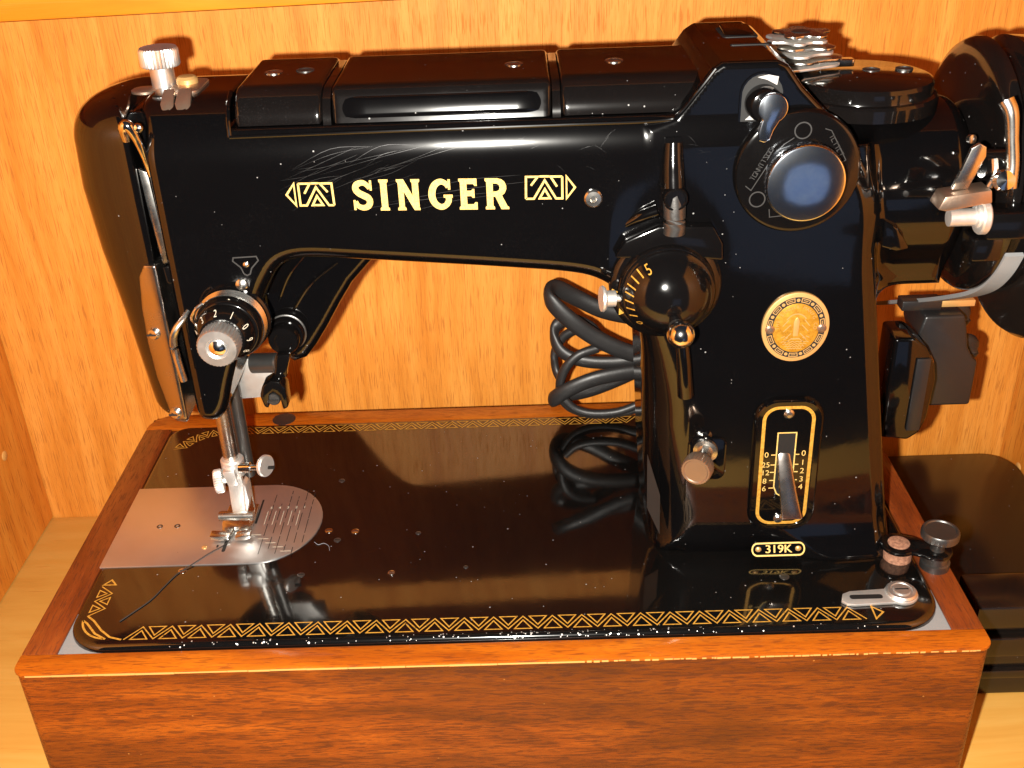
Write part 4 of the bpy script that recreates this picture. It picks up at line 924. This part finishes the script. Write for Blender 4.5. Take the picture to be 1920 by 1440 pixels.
for q, t in zip(P, T):
    nn = np.array([0, -t[2], t[1]])
    for dx, dn in ((-3.6, -.9), (3.6, -.9), (3.6, .9), (-3.6, .9)): vs.append(q + np.array([dx, 0, 0]) + nn * dn)
nP = len(P); fs = [(k * 4 + i, k * 4 + (i + 1) % 4, (k + 1) * 4 + (i + 1) % 4, (k + 1) * 4 + i) for k in range(nP - 1) for i in range(4)] + [(3, 2, 1, 0), tuple(4 * (nP - 1) + i for i in range(4))]
mb.add(vs, fs).build('drive_belt', 'grey_belt', mach)
# --- bobbin winder beside the barrel
bw = MB().prism([(349.4, 173.2), (351.4, 178), (367.6, 180), (368.6, 175), (352.4, 172.4)], lambda a, b, t: (a, t, b), 27, 37).build('bobbin_winder', 'bronze', mach, bevel=.6)
tong = [(354.6, 179), (360.6, 179), (364.6, 191.5), (364, 195), (361.4, 196.4), (358.8, 194.6), (357, 187)]
MB().prism(tong, lambda a, b, t: (a, t - (b - 180) * .1, b), 31, 33).build('winder_tongue', 'nickel', bw, bevel=.5)
MB().tube([(368, 31, 180), (369, 30.5, 184), (368.4, 32, 190)], 1.3, 10, 5).build('winder_spring', 'nickel', bw)
MB().tube([(369.6, 34, 210), (371.4, 32, 206), (373, 31, 197), (374.4, 30, 188), (374.6, 29, 180)], [2.8, 2.5, 2.2, 2.3, 2.4], 16, 6).build('winder_rod', 'nickel', bw)
MB().lathe((371.8, 28.5, 183), (0, -1, .3), [(0, -2.6), (3.4, -1.6), (4.2, 0), (3.4, 1.6), (0, 2.6)], 28).build('winder_spoon', 'chrome', bw)
MB().lathe((355, 31, 168.6), (1, 0, 0), [(0, 0), (3.2, .2), (3.2, 9.4), (4.2, 9.8), (4.2, 10.6), (6.0, 10.8), (6.5, 11.4), (6.5, 13.4), (5.9, 14), (0, 14)], 40).build('winder_spindle', 'satin', bw)
MB().box(368.6, 398, 27, 39, 160.5, 171).build('winder_bar', 'knob_black', bw, bevel=1.4)
MB().box(366, 377, 30, 42, 151, 160).build('winder_block', 'knob_black', bw, bevel=1.2)
MB().box(366, 374, 38, 58, 163, 170).build('winder_mount', 'knob_black', bw, bevel=1.0)
MB().lathe((362, 36, 187), (1, 0, 0), [(0, 4), (5.2, 4), (5.2, 11), (0, 11)], 30).build('winder_bush', 'knob_black', bw)
MB().lathe((369, 55.5, 190), (.3, -1, .2), [(1.7, -1), (1.7, .9), (.9, 1.2), (0, 1.2)], 18).build('barrel_screw', 'nickel', bw)
MB().prism([(340, 160), (346, 156), (351, 148), (346, 147), (340, 149)], lambda a, b, t: (a, t, b), 52.5, 58).build('side_lug', 'enamel', mach, bevel=.8)
# --- terminal block on the pillar's right flank
TB = [(366, 88), (375, 88), (381, 83), (386, 74), (387.5, 66), (386.5, 46), (384, 38), (379, 34), (366, 36)]
tb = MB().prism(TB, lambda a, b, t: (a, t, b), 92, 112).build('terminal_block', 'enamel', mach, bevel=1.6, bevseg=3)
MB().box(377, 383.4, 90.8, 92.4, 40, 78).build('terminal_face', 'black_plastic', tb, bevel=.5)
MB().lathe((387, 108, 66), (1, 0, 0), [(0, 0), (4.4, 0), (4.4, 3.4), (0, 3.4)], 24).build('terminal_pin', 'brass_rim', tb)
# --- bed clamp, right front
lp = [(331, 15.4), (333, 13.2), (336, 12.6), (351, 13.4)] + [(357.4 + 7.2 * math.cos(R(a)), 19.6 + 7.2 * math.sin(R(a))) for a in range(-120, 121, 15)] + [(351, 22.4), (336, 21.4), (332.6, 19.8)]
sl2 = rrect(335, 349, 15.9, 18.7, 1.2, 4)
cl2 = MB().prism(lp, lambda a, b, t: (a, b, t), BT + .1, BT + 1.6).build('slide_latch', 'satin', mach, bevel=.4)
MB().flat([sl2], lambda a, b: (a, b, BT + 1.66)).build('latch_slot', 'hole', cl2)
ls = MB().lathe((357.6, 19.6, BT + 1.4), (0, 0, 1), [(6.6, 0), (6.6, .8), (5.8, 1.6), (4.6, 1.7), (4.4, 1.3), (3.6, 1.3), (3.4, 2.0), (0, 2.1)], 48).build('latch_screw', 'silver', cl2)
MB().box(354.8, 360.4, 19.2, 19.9, BT + 3.3, BT + 3.6).build('screw_slot', 'hole', ls)
# --- link with knurled knob at the right side of the bed
po = MB().lathe((364, 45.5, BT - .2), (0, 0, 1), [(6.2, 0), (6.2, 7.2), (5, 7.6), (0, 7.6)], 32).build('latch_post', 'rust', mach)
def linkloop():
    out = []
    for a in range(60, 301, 15): out.append((364 + 7.6 * math.cos(R(a)), 46 + 7.6 * math.sin(R(a))))
    out += [(372, 37.6), (374, 35.8)]
    for a in range(-110, 111, 15): out.append((379.4 + 6.6 * math.cos(R(a)), 41 + 6.6 * math.sin(R(a))))
    out += [(375, 48.2), (371.6, 51)]
    return out
lk = MB().prism(linkloop(), lambda a, b, t: (a, b, t), BT + 5.2, BT + 7.4).build('latch_link', 'knob_black', po, bevel=.6)
MB().lathe((364, 46, BT + 7.2), (0, 0, 1), [(4.8, 0), (4.8, .6), (3.9, .9), (0, 1.0)], 20).build('post_end', 'rust', po)
MB().lathe((379.4, 41, -.1), (0, 0, 1), [(6.4, 0), (6.4, 3.2), (5.6, 3.6), (5.4, 7)], 36).build('knob_base', 'dark_steel', po)
MB().lathe((379.4, 41, BT + 7), (0, 0, 1), [(3.2, 0), (2.8, 2), (3.4, 5), (5, 6), (7.4, 6.6), (8.2, 7.4), (8.2, 10.2), (7.6, 11), (6.8, 11), (6.4, 10.5), (0, 10.3)], 64, knurl=(5, 6), kd=.22).build('latch_knob', 'dark_steel', po)

# ------------------------------------------------------------------ power cord: coiled cable, flat plug
cord = thing('power_cord', 'black rubber power cord coiled behind the machine pillar, plug hanging at its right', 'power cord', (240, 178, 2))
def cpx(px, py, y): k = (y + 480) / 655.; return (187 + (211 + (px - 1022) * .284 - 187) * k, y, 80 - (py - 545) * .324 + (175 - y) * .12)
mb = MB()
def cab(pts, r, flat=1.7): mb.tube([cpx(*p) for p in pts], r * .86, 14, 8, flat)
cab([(1240, 662, 166), (1180, 650, 165), (1120, 622, 164), (1068, 586, 164), (1034, 556, 167), (1030, 544, 173), (1044, 545, 178), (1080, 566, 181), (1130, 590, 181), (1190, 604, 181), (1240, 610, 181)], 3.1, 1.75)
cab([(1240, 672, 178), (1180, 664, 176), (1130, 640, 176), (1105, 618, 179), (1070, 606, 182), (1044, 616, 183), (1038, 636, 180), (1052, 658, 176), (1090, 672, 173), (1150, 676, 172), (1240, 668, 172)], 2.8, 1.5)
cab([(1110, 622, 184), (1078, 630, 186), (1052, 646, 187), (1038, 676, 187), (1040, 704, 185), (1052, 722, 180)], 2.5, 1.2)
cab([(1120, 646, 170), (1084, 655, 168), (1060, 676, 167), (1048, 704, 168), (1046, 730, 171)], 2.5, 1.2)
cab([(1240, 688, 170), (1170, 690, 167), (1110, 698, 165), (1062, 716, 165), (1036, 736, 168), (1036, 744, 174), (1056, 744, 178), (1100, 736, 178), (1150, 716, 176), (1200, 696, 176), (1240, 690, 177)], 3.1, 1.6)
cab([(1056, 738, 168), (1078, 756, 167), (1112, 764, 166), (1160, 762, 166), (1206, 748, 167), (1240, 738, 168)], 2.4, 1.1)
cab([(1050, 742, 171), (1070, 762, 172), (1104, 774, 172), (1150, 775, 172), (1200, 766, 172), (1240, 756, 172)], 2.5, 1.1)
mb.build('cable', 'rubber', cord, angle=80)
MB().tube([(366, 150, 30), (376, 138, 32), (386, 132, 37), (394, 128, 44), (398, 126, 52)], 3.0, 12, 6, 1.2).build('plug_cable', 'rubber', cord)
pl = MB().prism([(386, 89), (404.5, 89), (406, 84), (408.5, 72), (412, 66), (414.5, 64), (414.5, 40.5), (391.5, 40.5), (391.5, 60), (388, 70), (384, 80)], lambda a, b, t: (a, t, b), 112, 136).build('plug_body', 'black_plastic', cord, bevel=1.4, bevseg=3)
MB().prism([(376, 95), (394.5, 95), (394.5, 90), (376, 90)], lambda a, b, t: (a, t, b), 116, 124).build('pin_sleeve', 'black_plastic', cord, bevel=.6)
MB().box(394.5, 410.5, 117.5, 122.5, 90.8, 94).build('plug_pin', 'brass_rim', cord, bevel=.4)
for z, x in ((84, 404), (66, 411)):
    MB().tube([(x - 2, 130, z + 1), (x + 6, 131, z - 1), (x + 8, 132, z - 6), (x + 4, 132, z - 11), (x - 2, 132, z - 12)], 3.2, 12, 6, 1.3).build('plug_grip', 'black_plastic', cord)

# ------------------------------------------------------------------ black lacquered board with stepped block, right
blk = thing('black_tray', 'black lacquered board with rounded corner and stepped block, right of the wooden base', 'tray', (450, 140, -100))
loop = [(391, 87.5), (497, 87.5), (497, 195)] + [(478 + 19 * math.cos(R(a)), 206 + 19 * math.sin(R(a))) for a in range(0, 91, 10)] + [(391, 225)]
MB().prism(loop, lambda a, b, t: (a, b, t), -99.5, -62).build('board', 'case_black', blk, bevel=1.2)
for x0, y0, z0, z1 in ((414, 60, -56, -42), (415, 63, -60.2, -56.3), (414.5, 58.5, -73, -60.5), (415, 61, -81.5, -73.3), (414.5, 58.5, -87.5, -81.8), (414, 60.5, -99.5, -87.8)):
    MB().box(x0, 497, y0, 86, z0, z1).build('moulding_step', 'case_black', blk, bevel=1.6)

# ------------------------------------------------------------------ loose thread on the bed
mb = MB().tube([(58.6, 73, 4.6), (56, 68, BT + 1.0), (50, 61.5, BT + .95), (45, 55, BT + .9), (42, 51.6, BT + .5), (38.5, 47.6, BT + .35), (35, 39, BT + .3), (31.5, 30, BT + .3), (26, 22, BT + .3), (22, 16.5, BT + .3)], .24, 6, 6)
o = mb.build('thread', 'thread_dark'); o['label'] = 'thin dark thread trailing from presser foot across needle plate to bed corner'; o['category'] = 'thread'
mb = MB().tube([(98, 68, BT + .8), (100, 66.6, BT + .25), (102.5, 67.6, BT + .2), (105, 65.5, BT + .2), (106, 62, BT + .2)], .11, 5, 6)
o = mb.build('lint_hair', 'grey_belt'); o['label'] = 'tiny curled hair lying on bed beside rounded needle plate end'; o['category'] = 'hair'
